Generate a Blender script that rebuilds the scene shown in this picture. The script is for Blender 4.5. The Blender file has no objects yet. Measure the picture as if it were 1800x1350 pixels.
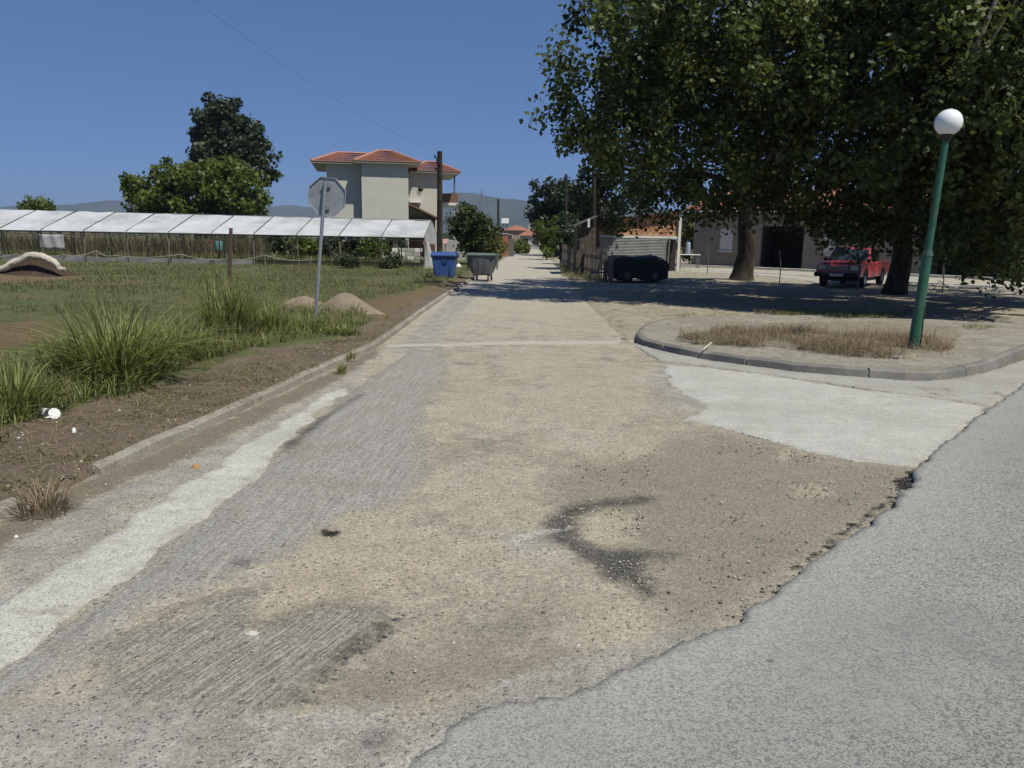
import bpy, bmesh, math, random
import numpy as np
from mathutils import Vector, Matrix

# ------------------------------------------------------------------ camera, world, sun
C = bpy.context.scene.collection
SC = bpy.context.scene
FPX, CX, CY, CAMH = 1360.0, 900.0, 675.0, 1.7
RHO = math.radians(1.0)
PITCH = math.atan(258 / 1360)
_F = Vector((0, math.cos(PITCH), -math.sin(PITCH)))
_R0 = Vector((1, 0, 0)); _U0 = Vector((0, math.sin(PITCH), math.cos(PITCH)))
_R = _R0 * math.cos(RHO) + _U0 * math.sin(RHO)
_U = -_R0 * math.sin(RHO) + _U0 * math.cos(RHO)
cam = bpy.data.cameras.new('camera'); cam_o = bpy.data.objects.new('camera', cam); C.objects.link(cam_o)
cam.sensor_width = 36; cam.lens = 36 * FPX / 1800; cam.clip_start = 0.05; cam.clip_end = 30000
M4 = Matrix.Identity(4)
for i in range(3):
    M4[i][0] = _R[i]; M4[i][1] = _U[i]; M4[i][2] = -_F[i]
M4[2][3] = CAMH
cam_o.matrix_world = M4
SC.camera = cam_o

SUN_AZ, SUN_EL = math.radians(138), math.radians(58)
W = bpy.data.worlds.new('World'); SC.world = W; W.use_nodes = True
wn = W.node_tree
sky = wn.nodes.new('ShaderNodeTexSky'); sky.sky_type = 'NISHITA'; sky.sun_disc = False
sky.sun_elevation = SUN_EL; sky.sun_rotation = SUN_AZ
sky.altitude = 2500; sky.air_density = 0.7; sky.dust_density = 0.0; sky.ozone_density = 6
bg = wn.nodes['Background']; bg.inputs['Strength'].default_value = 0.12
gm = wn.nodes.new('ShaderNodeGamma'); gm.inputs[1].default_value = 0.5          # flattens the sky's range as the camera did
tn = wn.nodes.new('ShaderNodeMix'); tn.data_type = 'RGBA'; tn.blend_type = 'MULTIPLY'; tn.inputs[0].default_value = 1; tn.clamp_result = False
tn.inputs[7].default_value = (.68, 1.05, 1.70, 1)
wn.links.new(sky.outputs[0], gm.inputs[0]); wn.links.new(gm.outputs[0], tn.inputs[6]); wn.links.new(tn.outputs[2], bg.inputs[0])
sl = bpy.data.lights.new('sun', 'SUN'); sl.energy = 5.0; sl.angle = math.radians(0.53); sl.color = (1, .965, .84)
so = bpy.data.objects.new('sun', sl); C.objects.link(so)
SUND = Vector((math.sin(SUN_AZ) * math.cos(SUN_EL), math.cos(SUN_AZ) * math.cos(SUN_EL), math.sin(SUN_EL)))
so.rotation_euler = (-SUND).to_track_quat('-Z', 'Y').to_euler()
so.location = SUND * 60
vs = SC.view_settings
vs.view_transform = 'Standard'; vs.look = 'None'; vs.exposure = 0.0; vs.gamma = 1; vs.use_curve_mapping = False
SC.render.engine = 'CYCLES'
SC.cycles.max_bounces = 6; SC.cycles.transparent_max_bounces = 8; SC.cycles.volume_bounces = 0

# ------------------------------------------------------------------ helpers
rng = np.random.default_rng(7)
random.seed(5)

def ray(x, y): return _F + _R * ((x - CX) / FPX) + _U * ((CY - y) / FPX)
def g(x, y, z=0.0):
    d = ray(x, y); t = (z - CAMH) / d.z
    return (d.x * t, d.y * t)
def at(x, y, Y):
    d = ray(x, y); t = Y / d.y
    return Vector((d.x * t, Y, CAMH + d.z * t))
def hit(x, y, P, e):                       # (s, z) on the vertical plane through P along e
    d = ray(x, y); n = (-e[1], e[0])
    t = (P[0] * n[0] + P[1] * n[1]) / (d.x * n[0] + d.y * n[1])
    return ((d.x * t - P[0]) * e[0] + (d.y * t - P[1]) * e[1], CAMH + d.z * t)
def G(pts, z=0.0): return np.array([g(x, y, z) for x, y in pts])

def _h(ix, iy, s):
    n = (ix.astype(np.int64) * 374761393 + iy.astype(np.int64) * 668265263 + s * 974634777) & 0xffffffff
    n = ((n ^ (n >> 13)) * 1274126177) & 0xffffffff
    return ((n ^ (n >> 16)) & 0xffff) / 65535.0
def vnoise(x, y, s=0):
    x = np.asarray(x, float); y = np.asarray(y, float)
    ix = np.floor(x); iy = np.floor(y); fx = x - ix; fy = y - iy
    fx = fx * fx * (3 - 2 * fx); fy = fy * fy * (3 - 2 * fy)
    a = _h(ix, iy, s); b = _h(ix + 1, iy, s); c = _h(ix, iy + 1, s); d = _h(ix + 1, iy + 1, s)
    return (a * (1 - fx) + b * fx) * (1 - fy) + (c * (1 - fx) + d * fx) * fy
def fbm(x, y, s=0, o=4):
    r = 0; a = .5
    for i in range(o):
        r = r + a * vnoise(np.asarray(x) * 2 ** i, np.asarray(y) * 2 ** i, s + i * 17); a *= .5
    return r
def sdf(px, py, poly):                     # signed distance, positive inside
    d2 = np.full(px.shape, 1e9); ins = np.zeros(px.shape, bool); n = len(poly)
    for i in range(n):
        ax, ay = poly[i]; bx, by = poly[(i + 1) % n]
        ex, ey = bx - ax, by - ay; L = ex * ex + ey * ey + 1e-12
        t = np.clip(((px - ax) * ex + (py - ay) * ey) / L, 0, 1)
        d2 = np.minimum(d2, (px - ax - t * ex) ** 2 + (py - ay - t * ey) ** 2)
        cr = ((ay > py) != (by > py)) & (px < (bx - ax) * (py - ay) / (by - ay + 1e-12) + ax)
        ins ^= cr
    d = np.sqrt(d2); return np.where(ins, d, -d)

def sstep(v, a, b):
    t = np.clip((v - a) / (b - a), 0, 1); return t * t * (3 - 2 * t)

def root_loc(o):
    while o.parent: o = o.parent
    return np.array(o.location)
def mk(name, V, Fc, mat, parent=None, smooth=False, local=False, attrs=None):
    V = np.asarray(V, float).reshape(-1, 3)
    if parent is not None and not local: V = V - root_loc(parent)
    me = bpy.data.meshes.new(name)
    if isinstance(Fc, np.ndarray):
        k = Fc.shape[1]
        me.vertices.add(len(V)); me.vertices.foreach_set('co', V.ravel())
        me.loops.add(Fc.size); me.loops.foreach_set('vertex_index', Fc.ravel().astype(np.int32))
        me.polygons.add(len(Fc)); me.polygons.foreach_set('loop_start', np.arange(0, Fc.size, k, dtype=np.int32))
        me.update(calc_edges=True)
    else:
        me.from_pydata([tuple(v) for v in V], [], Fc); me.update()
    if smooth: me.polygons.foreach_set('use_smooth', np.ones(len(me.polygons), bool))
    for k, v in (attrs or {}).items():
        a = me.attributes.new(k, 'FLOAT', 'POINT'); a.data.foreach_set('value', np.asarray(v, np.float32))
    for m in (mat if isinstance(mat, (list, tuple)) else [mat]): me.materials.append(m)
    o = bpy.data.objects.new(name, me); C.objects.link(o)
    if parent is not None: o.parent = parent
    return o
def tag(o, label=None, cat=None, group=None, kind=None):
    if label: o['label'] = label
    if cat: o['category'] = cat
    if group: o['group'] = group
    if kind: o['kind'] = kind
    return o
def thing(name, label, cat, loc=(0, 0, 0), rz=0, group=None):
    o = bpy.data.objects.new(name, None); C.objects.link(o); o.empty_display_size = .2
    o.location = loc; o.rotation_euler = (0, 0, rz)
    return tag(o, label, cat, group)
def copy_tree(o, parent=None):
    c = o.copy(); C.objects.link(c)
    if parent is not None: c.parent = parent
    for ch in list(o.children): copy_tree(ch, c)
    return c

class MB:
    def __init__(s): s.v = []; s.f = []
    def add(s, V, Fc):
        b = len(s.v); s.v += [tuple(v) for v in V]; s.f += [tuple(b + i for i in f) for f in Fc]; return s
    def box(s, c, d, rz=0, ch=0.0, rx=0, ry=0):
        hx, hy, hz = d[0] / 2, d[1] / 2, d[2] / 2
        if ch > 0:
            ch = min(ch, hx * .9, hy * .9, hz * .9)
            V = []
            for zz, ins in ((-hz, ch), (-hz + ch, 0), (hz - ch, 0), (hz, ch)):
                a, b = hx - ins, hy - ins; k = ch if ins == 0 else ch * .6
                V += [(-a + k, -b, zz), (a - k, -b, zz), (a, -b + k, zz), (a, b - k, zz), (a - k, b, zz), (-a + k, b, zz), (-a, b - k, zz), (-a, -b + k, zz)]
            Fc = [tuple(range(7, -1, -1)), tuple(range(24, 32))]
            for r in range(3):
                for i in range(8):
                    j = (i + 1) % 8; Fc.append((r * 8 + i, r * 8 + j, r * 8 + 8 + j, r * 8 + 8 + i))
        else:
            V = [(x, y, z) for z in (-hz, hz) for x, y in ((-hx, -hy), (hx, -hy), (hx, hy), (-hx, hy))]
            Fc = [(3, 2, 1, 0), (4, 5, 6, 7), (0, 1, 5, 4), (1, 2, 6, 5), (2, 3, 7, 6), (3, 0, 4, 7)]
        R = Matrix.Rotation(rz, 3, 'Z') @ Matrix.Rotation(ry, 3, 'Y') @ Matrix.Rotation(rx, 3, 'X')
        return s.add([R @ Vector(v) + Vector(c) for v in V], Fc)
    def tube(s, pts, r, n=8, cap=True):
        pts = [Vector(p) for p in pts]; rs = r if isinstance(r, (list, tuple)) else [r] * len(pts)
        V = []; up = Vector((0, 0, 1))
        for i, p in enumerate(pts):
            t = (pts[min(i + 1, len(pts) - 1)] - pts[max(i - 1, 0)]).normalized()
            u = t.cross(up if abs(t.z) < .95 else Vector((0, 1, 0))).normalized(); w = u.cross(t)
            for k in range(n):
                a = 2 * math.pi * k / n; V.append(p + (u * math.cos(a) + w * math.sin(a)) * rs[i])
        Fc = [(i * n + k, i * n + (k + 1) % n, (i + 1) * n + (k + 1) % n, (i + 1) * n + k) for i in range(len(pts) - 1) for k in range(n)]
        if cap: Fc += [tuple(range(n - 1, -1, -1)), tuple((len(pts) - 1) * n + k for k in range(n))]
        return s.add(V, Fc)
    def lathe(s, prof, c=(0, 0, 0), n=20, axis='Z'):
        V = []
        for r, z in prof:
            for k in range(n):
                a = 2 * math.pi * k / n; q = (r * math.cos(a), r * math.sin(a), z)
                if axis == 'X': q = (q[2], q[0], q[1])
                if axis == 'Y': q = (q[0], q[2], q[1])
                V.append((q[0] + c[0], q[1] + c[1], q[2] + c[2]))
        Fc = [(i * n + k, i * n + (k + 1) % n, (i + 1) * n + (k + 1) % n, (i + 1) * n + k) for i in range(len(prof) - 1) for k in range(n)]
        return s.add(V, Fc)
    def prism(s, poly, lo, hi):            # polygon (list of 3D fn) given as two rings
        n = len(poly); V = [lo(p) for p in poly] + [hi(p) for p in poly]
        Fc = [tuple(range(n - 1, -1, -1)), tuple(range(n, 2 * n))] + [(i, (i + 1) % n, n + (i + 1) % n, n + i) for i in range(n)]
        return s.add(V, Fc)
    def build(s, name, mat, parent=None, smooth=False, local=False, bevel=0):
        o = mk(name, s.v, s.f, mat, parent, smooth, local)
        bm = bmesh.new(); bm.from_mesh(o.data); bmesh.ops.recalc_face_normals(bm, faces=bm.faces); bm.to_mesh(o.data); bm.free()
        if smooth:
            o.data.polygons.foreach_set('use_smooth', np.ones(len(o.data.polygons), bool))
            try: o.data.set_sharp_from_angle(angle=math.radians(40))
            except Exception: pass
        if bevel:
            b = o.modifiers.new('bevel', 'BEVEL'); b.width = bevel; b.segments = 2; b.limit_method = 'ANGLE'
        return o

# ------------------------------------------------------------------ materials
class N:
    def __init__(s, name, rough=.8, spec=.3):
        s.m = bpy.data.materials.new(name); s.m.use_nodes = True; s.t = s.m.node_tree
        s.b = s.t.nodes['Principled BSDF']; s.b.inputs['Roughness'].default_value = rough
        s.b.inputs['Specular IOR Level'].default_value = spec
        s.pos = s.new('ShaderNodeNewGeometry').outputs['Position']
    def new(s, t): return s.t.nodes.new(t)
    def set(s, i, v):
        if isinstance(v, bpy.types.NodeSocket): s.t.links.new(v, i)
        else: i.default_value = v
    def obj(s): return s.new('ShaderNodeTexCoord').outputs['Object']
    def scaled(s, vec, sc, rz=0):
        if rz:
            r = s.new('ShaderNodeMapping'); s.set(r.inputs['Vector'], vec); r.inputs['Rotation'].default_value = (0, 0, rz); vec = r.outputs[0]
        n = s.new('ShaderNodeMapping'); s.set(n.inputs['Vector'], vec); n.inputs['Scale'].default_value = sc
        return n.outputs[0]
    def noise(s, sc, det=4, ro=.55, vec=None, dist=0):
        n = s.new('ShaderNodeTexNoise'); s.set(n.inputs['Vector'], vec or s.pos); n.inputs['Scale'].default_value = sc
        n.inputs['Detail'].default_value = det; n.inputs['Roughness'].default_value = ro; n.inputs['Distortion'].default_value = dist
        return n.outputs['Fac']
    def voro(s, sc, vec=None, out='Color', feat='F1', rnd=1):
        n = s.new('ShaderNodeTexVoronoi'); s.set(n.inputs['Vector'], vec or s.pos); n.inputs['Scale'].default_value = sc
        n.feature = feat; n.inputs['Randomness'].default_value = rnd
        return n.outputs[out]
    def sep(s, col):
        n = s.new('ShaderNodeSeparateColor'); s.set(n.inputs[0], col); return n.outputs
    def wave(s, sc, vec=None, axis='X', dist=0):
        n = s.new('ShaderNodeTexWave'); s.set(n.inputs['Vector'], vec or s.pos); n.inputs['Scale'].default_value = sc
        n.bands_direction = axis; n.inputs['Distortion'].default_value = dist; return n.outputs['Fac']
    def attr(s, name):
        n = s.new('ShaderNodeAttribute'); n.attribute_name = name; return n.outputs['Fac']
    def math(s, op, a, b=0, c=None):
        n = s.new('ShaderNodeMath'); n.operation = op; s.set(n.inputs[0], a); s.set(n.inputs[1], b)
        if c is not None: s.set(n.inputs[2], c)
        return n.outputs[0]
    def rng(s, v, a, b, c=0., d=1., smooth=True):
        n = s.new('ShaderNodeMapRange'); n.interpolation_type = 'SMOOTHSTEP' if smooth else 'LINEAR'
        for i, q in enumerate((v, a, b, c, d)): s.set(n.inputs[i], q)
        return n.outputs[0]
    def mix(s, f, a, b, mode='MIX'):
        n = s.new('ShaderNodeMix'); n.data_type = 'RGBA'; n.blend_type = mode
        s.set(n.inputs[0], f)
        for i, q in ((6, a), (7, b)):
            s.set(n.inputs[i], q if isinstance(q, bpy.types.NodeSocket) else (*q, 1) if len(q) == 3 else q)
        return n.outputs[2]
    def var(s, col, f, lo=.8, hi=1.2):                       # multiply colour by a value range
        v = s.rng(f, .25, .75, lo, hi, False); n = s.new('ShaderNodeVectorMath'); n.operation = 'SCALE'
        s.set(n.inputs[0], col if isinstance(col, bpy.types.NodeSocket) else (col[0], col[1], col[2])); s.set(n.inputs['Scale'], v)
        return n.outputs[0]
    def bump(s, h, strength=.5, dist=.01, prev=None):
        n = s.new('ShaderNodeBump'); s.set(n.inputs['Height'], h); n.inputs['Strength'].default_value = strength; n.inputs['Distance'].default_value = dist
        if prev: s.t.links.new(prev, n.inputs['Normal'])
        return n.outputs[0]
    def done(s, col, bump=None, rough=None, metal=None):
        s.set(s.b.inputs['Base Color'], col if isinstance(col, bpy.types.NodeSocket) else (*col, 1))
        if bump: s.t.links.new(bump, s.b.inputs['Normal'])
        if rough is not None: s.set(s.b.inputs['Roughness'], rough)
        if metal is not None: s.b.inputs['Metallic'].default_value = metal
        return s.m

def plain(name, col, rough=.6, sc=6., amt=.18, bump=.15, metal=0., spec=.4, dirt=None):
    n = N(name, rough, spec); v = n.obj()
    c = n.var(col, n.noise(sc, 5, .6, v), 1 - amt, 1 + amt)
    if dirt: c = n.mix(n.rng(n.noise(sc * .6, 6, .65, v), .48, .68), c, dirt)
    return n.done(c, n.bump(n.noise(sc * 9, 4, .6, v), bump, .004) if bump else None, metal=metal)

def leafmat(name, dark, light, rough=.45, trans=.35, spec=.4):
    n = N(name, rough, spec)
    a = n.attr('tint')
    c = n.mix(a, dark, light)
    n.done(c)
    tr = n.new('ShaderNodeBsdfTranslucent'); n.set(tr.inputs[0], n.mix(.5, c, (light[0] * 1.6, light[1] * 1.5, light[2] * .8)))
    mx = n.new('ShaderNodeMixShader'); mx.inputs[0].default_value = trans
    out = n.t.nodes['Material Output']
    n.t.links.new(n.b.outputs[0], mx.inputs[1]); n.t.links.new(tr.outputs[0], mx.inputs[2]); n.t.links.new(mx.outputs[0], out.inputs[0])
    return n.m

def zone(n, a, amp, w, nz):               # noisy-edged mask from a signed-distance attribute
    v = n.math('MULTIPLY_ADD', n.math('SUBTRACT', nz, .5), amp, n.attr(a))
    return n.rng(v, -w, w)

# stones that show in loose dirt: (base colour, strength)
def stones(n, col, sc, thr, light, dark, seedoff=0.):
    vec = n.scaled(n.pos, (1, 1, 1)) if not seedoff else n.scaled(n.pos, (1.03, .97, 1), seedoff)
    s = n.sep(n.voro(sc, vec)); d = n.voro(sc, vec, 'Distance')
    pick = n.rng(s[0], thr, thr + .02); core = n.rng(d, .42, .30)
    m = n.math('MULTIPLY', pick, core)
    return n.mix(m, col, n.mix(s[1], dark, light)), m

def mat_side_road():
    n = N('road_dirt', .95, .15)
    nb, nm, nf, nx = n.noise(.9, 4), n.noise(4.5, 5), n.noise(26, 6, .65), n.noise(2.2, 6, .6)
    sv = n.voro(95.); svs = n.sep(sv); s2 = n.sep(n.voro(210.))
    grit = n.math('ADD', n.math('MULTIPLY', svs[0], .6), n.math('MULTIPLY', s2[0], .4))
    big_grit = n.sep(n.voro(38.))[0]
    jit = n.math('ADD', n.math('MULTIPLY', n.math('SUBTRACT', n.math('ADD', n.math('MULTIPLY', grit, .5), n.math('MULTIPLY', big_grit, .5)), .5), .55), n.math('MULTIPLY', n.math('SUBTRACT', n.noise(9., 6, .7), .5), 1.0))
    nx0, nm0 = nx, nm; nxz = n.math('ADD', nx, jit); nmz = n.math('ADD', nm, jit)
    # compacted pale dirt
    dirt = n.mix(n.rng(nb, .35, .65), (.315, .275, .215), (.39, .347, .278))
    dirt = n.mix(n.rng(nm, .45, .66), dirt, (.41, .358, .278)); dirt = n.mix(n.rng(n.noise(1.7, 7, .7, n.scaled(n.pos, (1, 1, 1), .9)), .52, .66), dirt, (.245, .222, .183))
    dirt = n.mix(n.math('MULTIPLY', n.rng(n.noise(1.3, 7, .7, n.scaled(n.pos, (1, .6, 1), 2.1)), .54, .68), .7), dirt, (.40, .37, .31))
    dirt = n.mix(n.attr('lane'), dirt, n.mix(nm, (.38, .348, .288), (.46, .428, .36)))
    dirt = n.var(dirt, nf, .8, 1.2)
    # milled grey asphalt
    gv = n.scaled(n.pos, (22, 1.1, 1), math.radians(3))
    gr = n.noise(1.6, 4, .6, gv)
    mill = n.mix(n.rng(gr, .35, .65), (.272, .258, .232), (.345, .33, .298))
    mill = n.mix(n.rng(nx, .5, .72), mill, (.275, .252, .212))
    rib = n.noise(1.5, 4, .6, n.scaled(n.pos, (42, 2.2, 1), math.radians(24), ))
    ribc = n.mix(n.rng(rib, .38, .62), (.20, .19, .17), (.36, .335, .29))
    # worn concrete gutter
    wc = n.mix(n.rng(nm, .35, .7), (.27, .255, .225), (.38, .362, .325))
    wc = n.mix(n.rng(nx, .55, .75), wc, (.30, .262, .2))
    tan = n.mix(n.rng(nm, .3, .7), (.35, .297, .22), (.41, .355, .272))
    soil = n.mix(nm, (.14, .112, .082), (.205, .17, .128))
    m_mill, m_rib, m_wc = zone(n, 'mill', .28, .03, nxz), zone(n, 'rib', .30, .06, nxz), zone(n, 'worn', .28, .04, nxz)
    m_tan, m_dk, m_br, m_bl = zone(n, 'tan', .24, .06, nmz), zone(n, 'stain', .15, .07, nxz), zone(n, 'brown', .6, .2, nxz), zone(n, 'black', .10, .02, nmz)
    m_pale = zone(n, 'pale', .09, .03, nmz)
    m_rib = n.math('MULTIPLY', m_rib, .85)
    c = n.mix(n.math('MULTIPLY', m_br, .85), dirt, n.mix(nm, (.205, .182, .143), (.265, .235, .185)))
    c = n.mix(m_mill, c, mill); c = n.mix(m_rib, c, ribc); c = n.mix(m_wc, c, wc)
    c = n.mix(n.math('MULTIPLY', m_tan, .78), c, tan); c = n.mix(n.math('MULTIPLY', zone(n, 'soil', .22, .06, nxz), .9), c, soil)
    c = n.mix(n.math('MULTIPLY', m_dk, .92), c, n.mix(nf, (.03, .03, .029), (.10, .097, .09)))
    c = n.mix(m_bl, c, (.025, .023, .021))
    c = n.mix(n.math('MULTIPLY', m_pale, .85), c, (.46, .435, .385))
    c = n.var(c, grit, .77, 1.24)
    c, k1 = stones(n, c, 40., .82, (.42, .38, .31), (.17, .16, .145))
    c, k2 = stones(n, c, 95., .72, (.46, .42, .35), (.185, .175, .157), .5)
    # dark aggregate of the old patch, lower left
    ma = zone(n, 'agg', .5, .15, nx)
    c2, k3 = stones(n, n.mix(.35, c, (.33, .31, .28)), 70., .55, (.45, .43, .39), (.05, .048, .046), 1.1)
    c = n.mix(ma, c, c2)
    hh = n.math('ADD', n.math('MULTIPLY', grit, .35), n.math('ADD', n.math('MULTIPLY', k1, 1.), n.math('MULTIPLY', k2, .6)))
    hh = n.math('ADD', hh, n.math('ADD', n.math('MULTIPLY', n.math('MULTIPLY', rib, m_rib), 2.6), n.math('MULTIPLY', n.math('MULTIPLY', gr, m_mill), .7)))
    hh = n.math('ADD', hh, n.math('MULTIPLY', nf, .9))
    return n.done(c, n.bump(hh, .95, .011))

def mat_asphalt():
    n = N('worn_asphalt', .9, .2)
    s1, s2 = n.sep(n.voro(150.)), n.sep(n.voro(88., n.scaled(n.pos, (1, 1.05, 1), .7)))
    d1 = n.voro(150., out='Distance')
    agg = n.math('ADD', n.math('MULTIPLY', s1[0], .6), n.math('MULTIPLY', s2[1], .4))
    c = n.mix(n.rng(agg, .18, .62), (.118, .116, .109), (.31, .306, .288))
    big, md = n.noise(.35, 4), n.noise(1.6, 5, .6)
    smooth = n.rng(big, .42, .62)
    c = n.mix(n.math('MULTIPLY', smooth, .55), c, (.222, .219, .208))
    tr_ = n.noise(.55, 4, .55, n.scaled(n.pos, (1.6, .16, 1), math.radians(41))); c = n.var(c, tr_, .84, 1.14)
    c = n.var(c, md, .9, 1.1)
    c = n.mix(n.math('MULTIPLY', n.rng(n.noise(1.1, 7, .7, n.scaled(n.pos, (1, 1, 1), 1.)), .56, .7), .35), c, (.13, .127, .12))
    c = n.mix(n.math('MULTIPLY', n.rng(n.noise(.8, 7, .7, n.scaled(n.pos, (1, 1, 1), 2.)), .54, .7), .45), c, (.33, .315, .28))
    ea = n.math('SUBTRACT', n.attr('edge'), .30); edge = n.rng(n.math('MULTIPLY_ADD', n.math('SUBTRACT', md, .5), .9, ea), -.22, .28)               # polished, paler band along the broken edge
    c = n.mix(n.math('MULTIPLY', n.math('SUBTRACT', 1., edge), .62), c, n.mix(agg, (.21, .20, .18), (.46, .445, .40)))
    # small bleed spots of bitumen
    sp = n.sep(n.voro(5., n.scaled(n.pos, (1, 1, 1), .3))); sd = n.voro(5., n.scaled(n.pos, (1, 1, 1), .3), 'Distance')
    m = n.math('MULTIPLY', n.rng(sp[0], .8, .82), n.rng(n.math('ADD', sd, n.math('MULTIPLY', n.noise(60, 4), .2)), .22, .15))
    c = n.mix(n.math('MULTIPLY', m, .6), c, (.06, .058, .056))
    fine = n.rng(n.noise(240, 3, .6), .3, .7, .86, 1.14, False)
    v = n.new('ShaderNodeVectorMath'); v.operation = 'SCALE'; n.set(v.inputs[0], c); n.set(v.inputs['Scale'], fine)
    return n.done(v.outputs[0], n.bump(n.math('SUBTRACT', agg, n.math('MULTIPLY', d1, .8)), .6, .006))

def mat_concrete(name, a, b, dust, spots=.74, rough=.85, sc=1.):
    n = N(name, rough, .25)
    nb, nm, nf = n.noise(1.1 * sc, 5, .6), n.noise(6 * sc, 5, .6), n.noise(70, 5, .65)
    c = n.mix(n.rng(nb, .3, .7), a, b); c = n.mix(n.rng(nm, .52, .75), c, dust); c = n.var(c, nf, .86, 1.12)
    ed = zone(n, 'edge', .44, .09, n.noise(5., 8, .75)); br = n.noise(1.4, 5, .6, n.scaled(n.pos, (1.2, 14, 1), .12)); c = n.var(c, br, .88, 1.08); c = n.var(c, n.sep(n.voro(135.))[0], .80, 1.16)
    c = n.mix(n.math('MULTIPLY', n.math('SUBTRACT', 1., ed), .92), c, n.var((.265, .245, .205), nf, .75, 1.25))
    st = n.rng(n.noise(.9, 7, .7, n.scaled(n.pos, (1, .5, 1), .5)), .48, .68); c = n.mix(n.math('MULTIPLY', st, .6), c, (.31, .295, .26))
    c, k = stones(n, c, 70., spots, (.55, .53, .49), (.12, .115, .105))
    crk = n.rng(n.math('ADD', n.voro(.55, n.scaled(n.pos, (1, 1, 1)), 'Distance', 'DISTANCE_TO_EDGE'), n.math('MULTIPLY', n.math('SUBTRACT', nm, .5), .02)), .006, .0)
    c = n.mix(n.math('MULTIPLY', crk, .0), c, (.1, .095, .085))
    return n.done(c, n.bump(n.math('ADD', n.math('MULTIPLY', nf, .8), n.math('ADD', nm, n.math('MULTIPLY', k, .7))), .5, .006))

def mat_soil(name, a, b, cc, sc=1., stone=.86, lite=(.33, .29, .23)):
    n = N(name, .95, .12)
    nb, nm, nf = n.noise(.7 * sc, 5, .6), n.noise(5 * sc, 6, .65), n.noise(38 * sc, 6, .7)
    c = n.mix(n.rng(nb, .35, .65), a, b); c = n.mix(n.rng(nm, .45, .68), c, cc); c = n.var(c, nf, .65, 1.3)
    c, k = stones(n, c, 40., stone, lite, (.06, .05, .04))
    return n.done(c, n.bump(n.math('ADD', n.math('ADD', nf, n.math('MULTIPLY', nm, 1.5)), k), .9, .02))

MAT = {}
MAT['side_road'] = mat_side_road()
MAT['asphalt'] = mat_asphalt()
MAT['slab'] = mat_concrete('pale_concrete', (.38, .373, .34), (.455, .447, .41), (.37, .35, .30))
MAT['gutter'] = mat_concrete('gutter_concrete', (.42, .41, .37), (.49, .48, .435), (.33, .308, .265))
MAT['pavement'] = mat_soil('island_soil', (.28, .256, .21), (.345, .322, .275), (.225, .198, .15), 1.3, .72, (.42, .40, .35))
MAT['gutter_grey'] = mat_concrete('grey_gutter_concrete', (.30, .29, .26), (.37, .36, .33), (.28, .255, .21), .8)
MAT['kerb'] = mat_concrete('kerb_concrete', (.22, .19, .15), (.31, .285, .24), (.17, .138, .10), .95)
MAT['kerb_dark'] = mat_concrete('grey_kerb_concrete', (.15, .145, .132), (.20, .19, .17), (.17, .15, .122), .95)
MAT['verge'] = mat_soil('verge_soil', (.13, .102, .074), (.175, .138, .102), (.12, .104, .07))
MAT['yard'] = mat_soil('yard_soil', (.30, .265, .207), (.36, .32, .255), (.20, .175, .115), .6, .9)
MAT['ground'] = mat_soil('plain_soil', (.13, .12, .06), (.17, .14, .075), (.09, .10, .045), .05, .99)
MAT['sand'] = mat_soil('sand_heap_soil', (.25, .20, .15), (.29, .24, .185), (.27, .22, .165), 1.5, .9)
def mat_field():
    n = N('field_turf', .95, .1)
    nb, nm, nf = n.noise(.35, 5, .6), n.noise(2.4, 6, .65), n.noise(22, 6, .7)
    c = n.mix(n.rng(nm, .35, .65), (.08, .095, .042), (.125, .13, .06)); c = n.mix(n.rng(nb, .52, .68), c, (.14, .115, .066))
    m = zone(n, 'bare', 1.2, .6, n.noise(1.1, 5)); c = n.mix(m, c, n.mix(nm, (.15, .10, .058), (.19, .14, .085)))
    c = n.var(c, nf, .55, 1.45)
    return n.done(c, n.bump(n.math('ADD', nf, nm), 1., .04))
MAT['field'] = mat_field()

LEAF = leafmat('plane_leaf', (.010, .021, .006), (.165, .208, .062), .5, .26, .3)
LEAF2 = leafmat('dark_leaf', (.022, .036, .015), (.068, .09, .038), .5, .2)
LEAF3 = leafmat('bright_leaf', (.05, .078, .013), (.17, .205, .04), .5, .35)
LEAF5 = leafmat('fig_leaf', (.022, .036, .01), (.10, .125, .035), .5, .3)
LEAF4 = leafmat('yellow_leaf', (.08, .1, .012), (.19, .2, .035), .5, .35)
GRASS = leafmat('grass_blade', (.06, .088, .02), (.28, .30, .105), .55, .35, .3)
TURF = leafmat('turf_blade', (.07, .085, .032), (.24, .235, .115), .6, .3, .2)
DRY = leafmat('dry_blade', (.135, .105, .07), (.34, .275, .19), .75, .25, .15)
REED = leafmat('dry_reed', (.085, .078, .048), (.19, .17, .115), .8, .2, .1)
def mat_bark(name, a, b):
    n = N(name, .9, .15); v = n.pos
    w = n.noise(1., 5, .65, n.scaled(v, (9, 9, 1.8))); m = n.noise(3., 4, .6, v)
    c = n.mix(n.rng(w, .3, .7), a, b); c = n.mix(n.rng(m, .55, .7), c, (b[0] * 1.4, b[1] * 1.4, b[2] * 1.3))
    return n.done(c, n.bump(w, .8, .03))
BARK = mat_bark('bark', (.03, .025, .02), (.075, .063, .05))
PALEBARK = mat_bark('pale_bark', (.16, .15, .13), (.27, .255, .225))
WOOD = mat_bark('weathered_wood', (.10, .085, .068), (.2, .175, .145))
DWOOD = mat_bark('dark_pole_wood', (.022, .018, .015), (.05, .043, .036))

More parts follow.
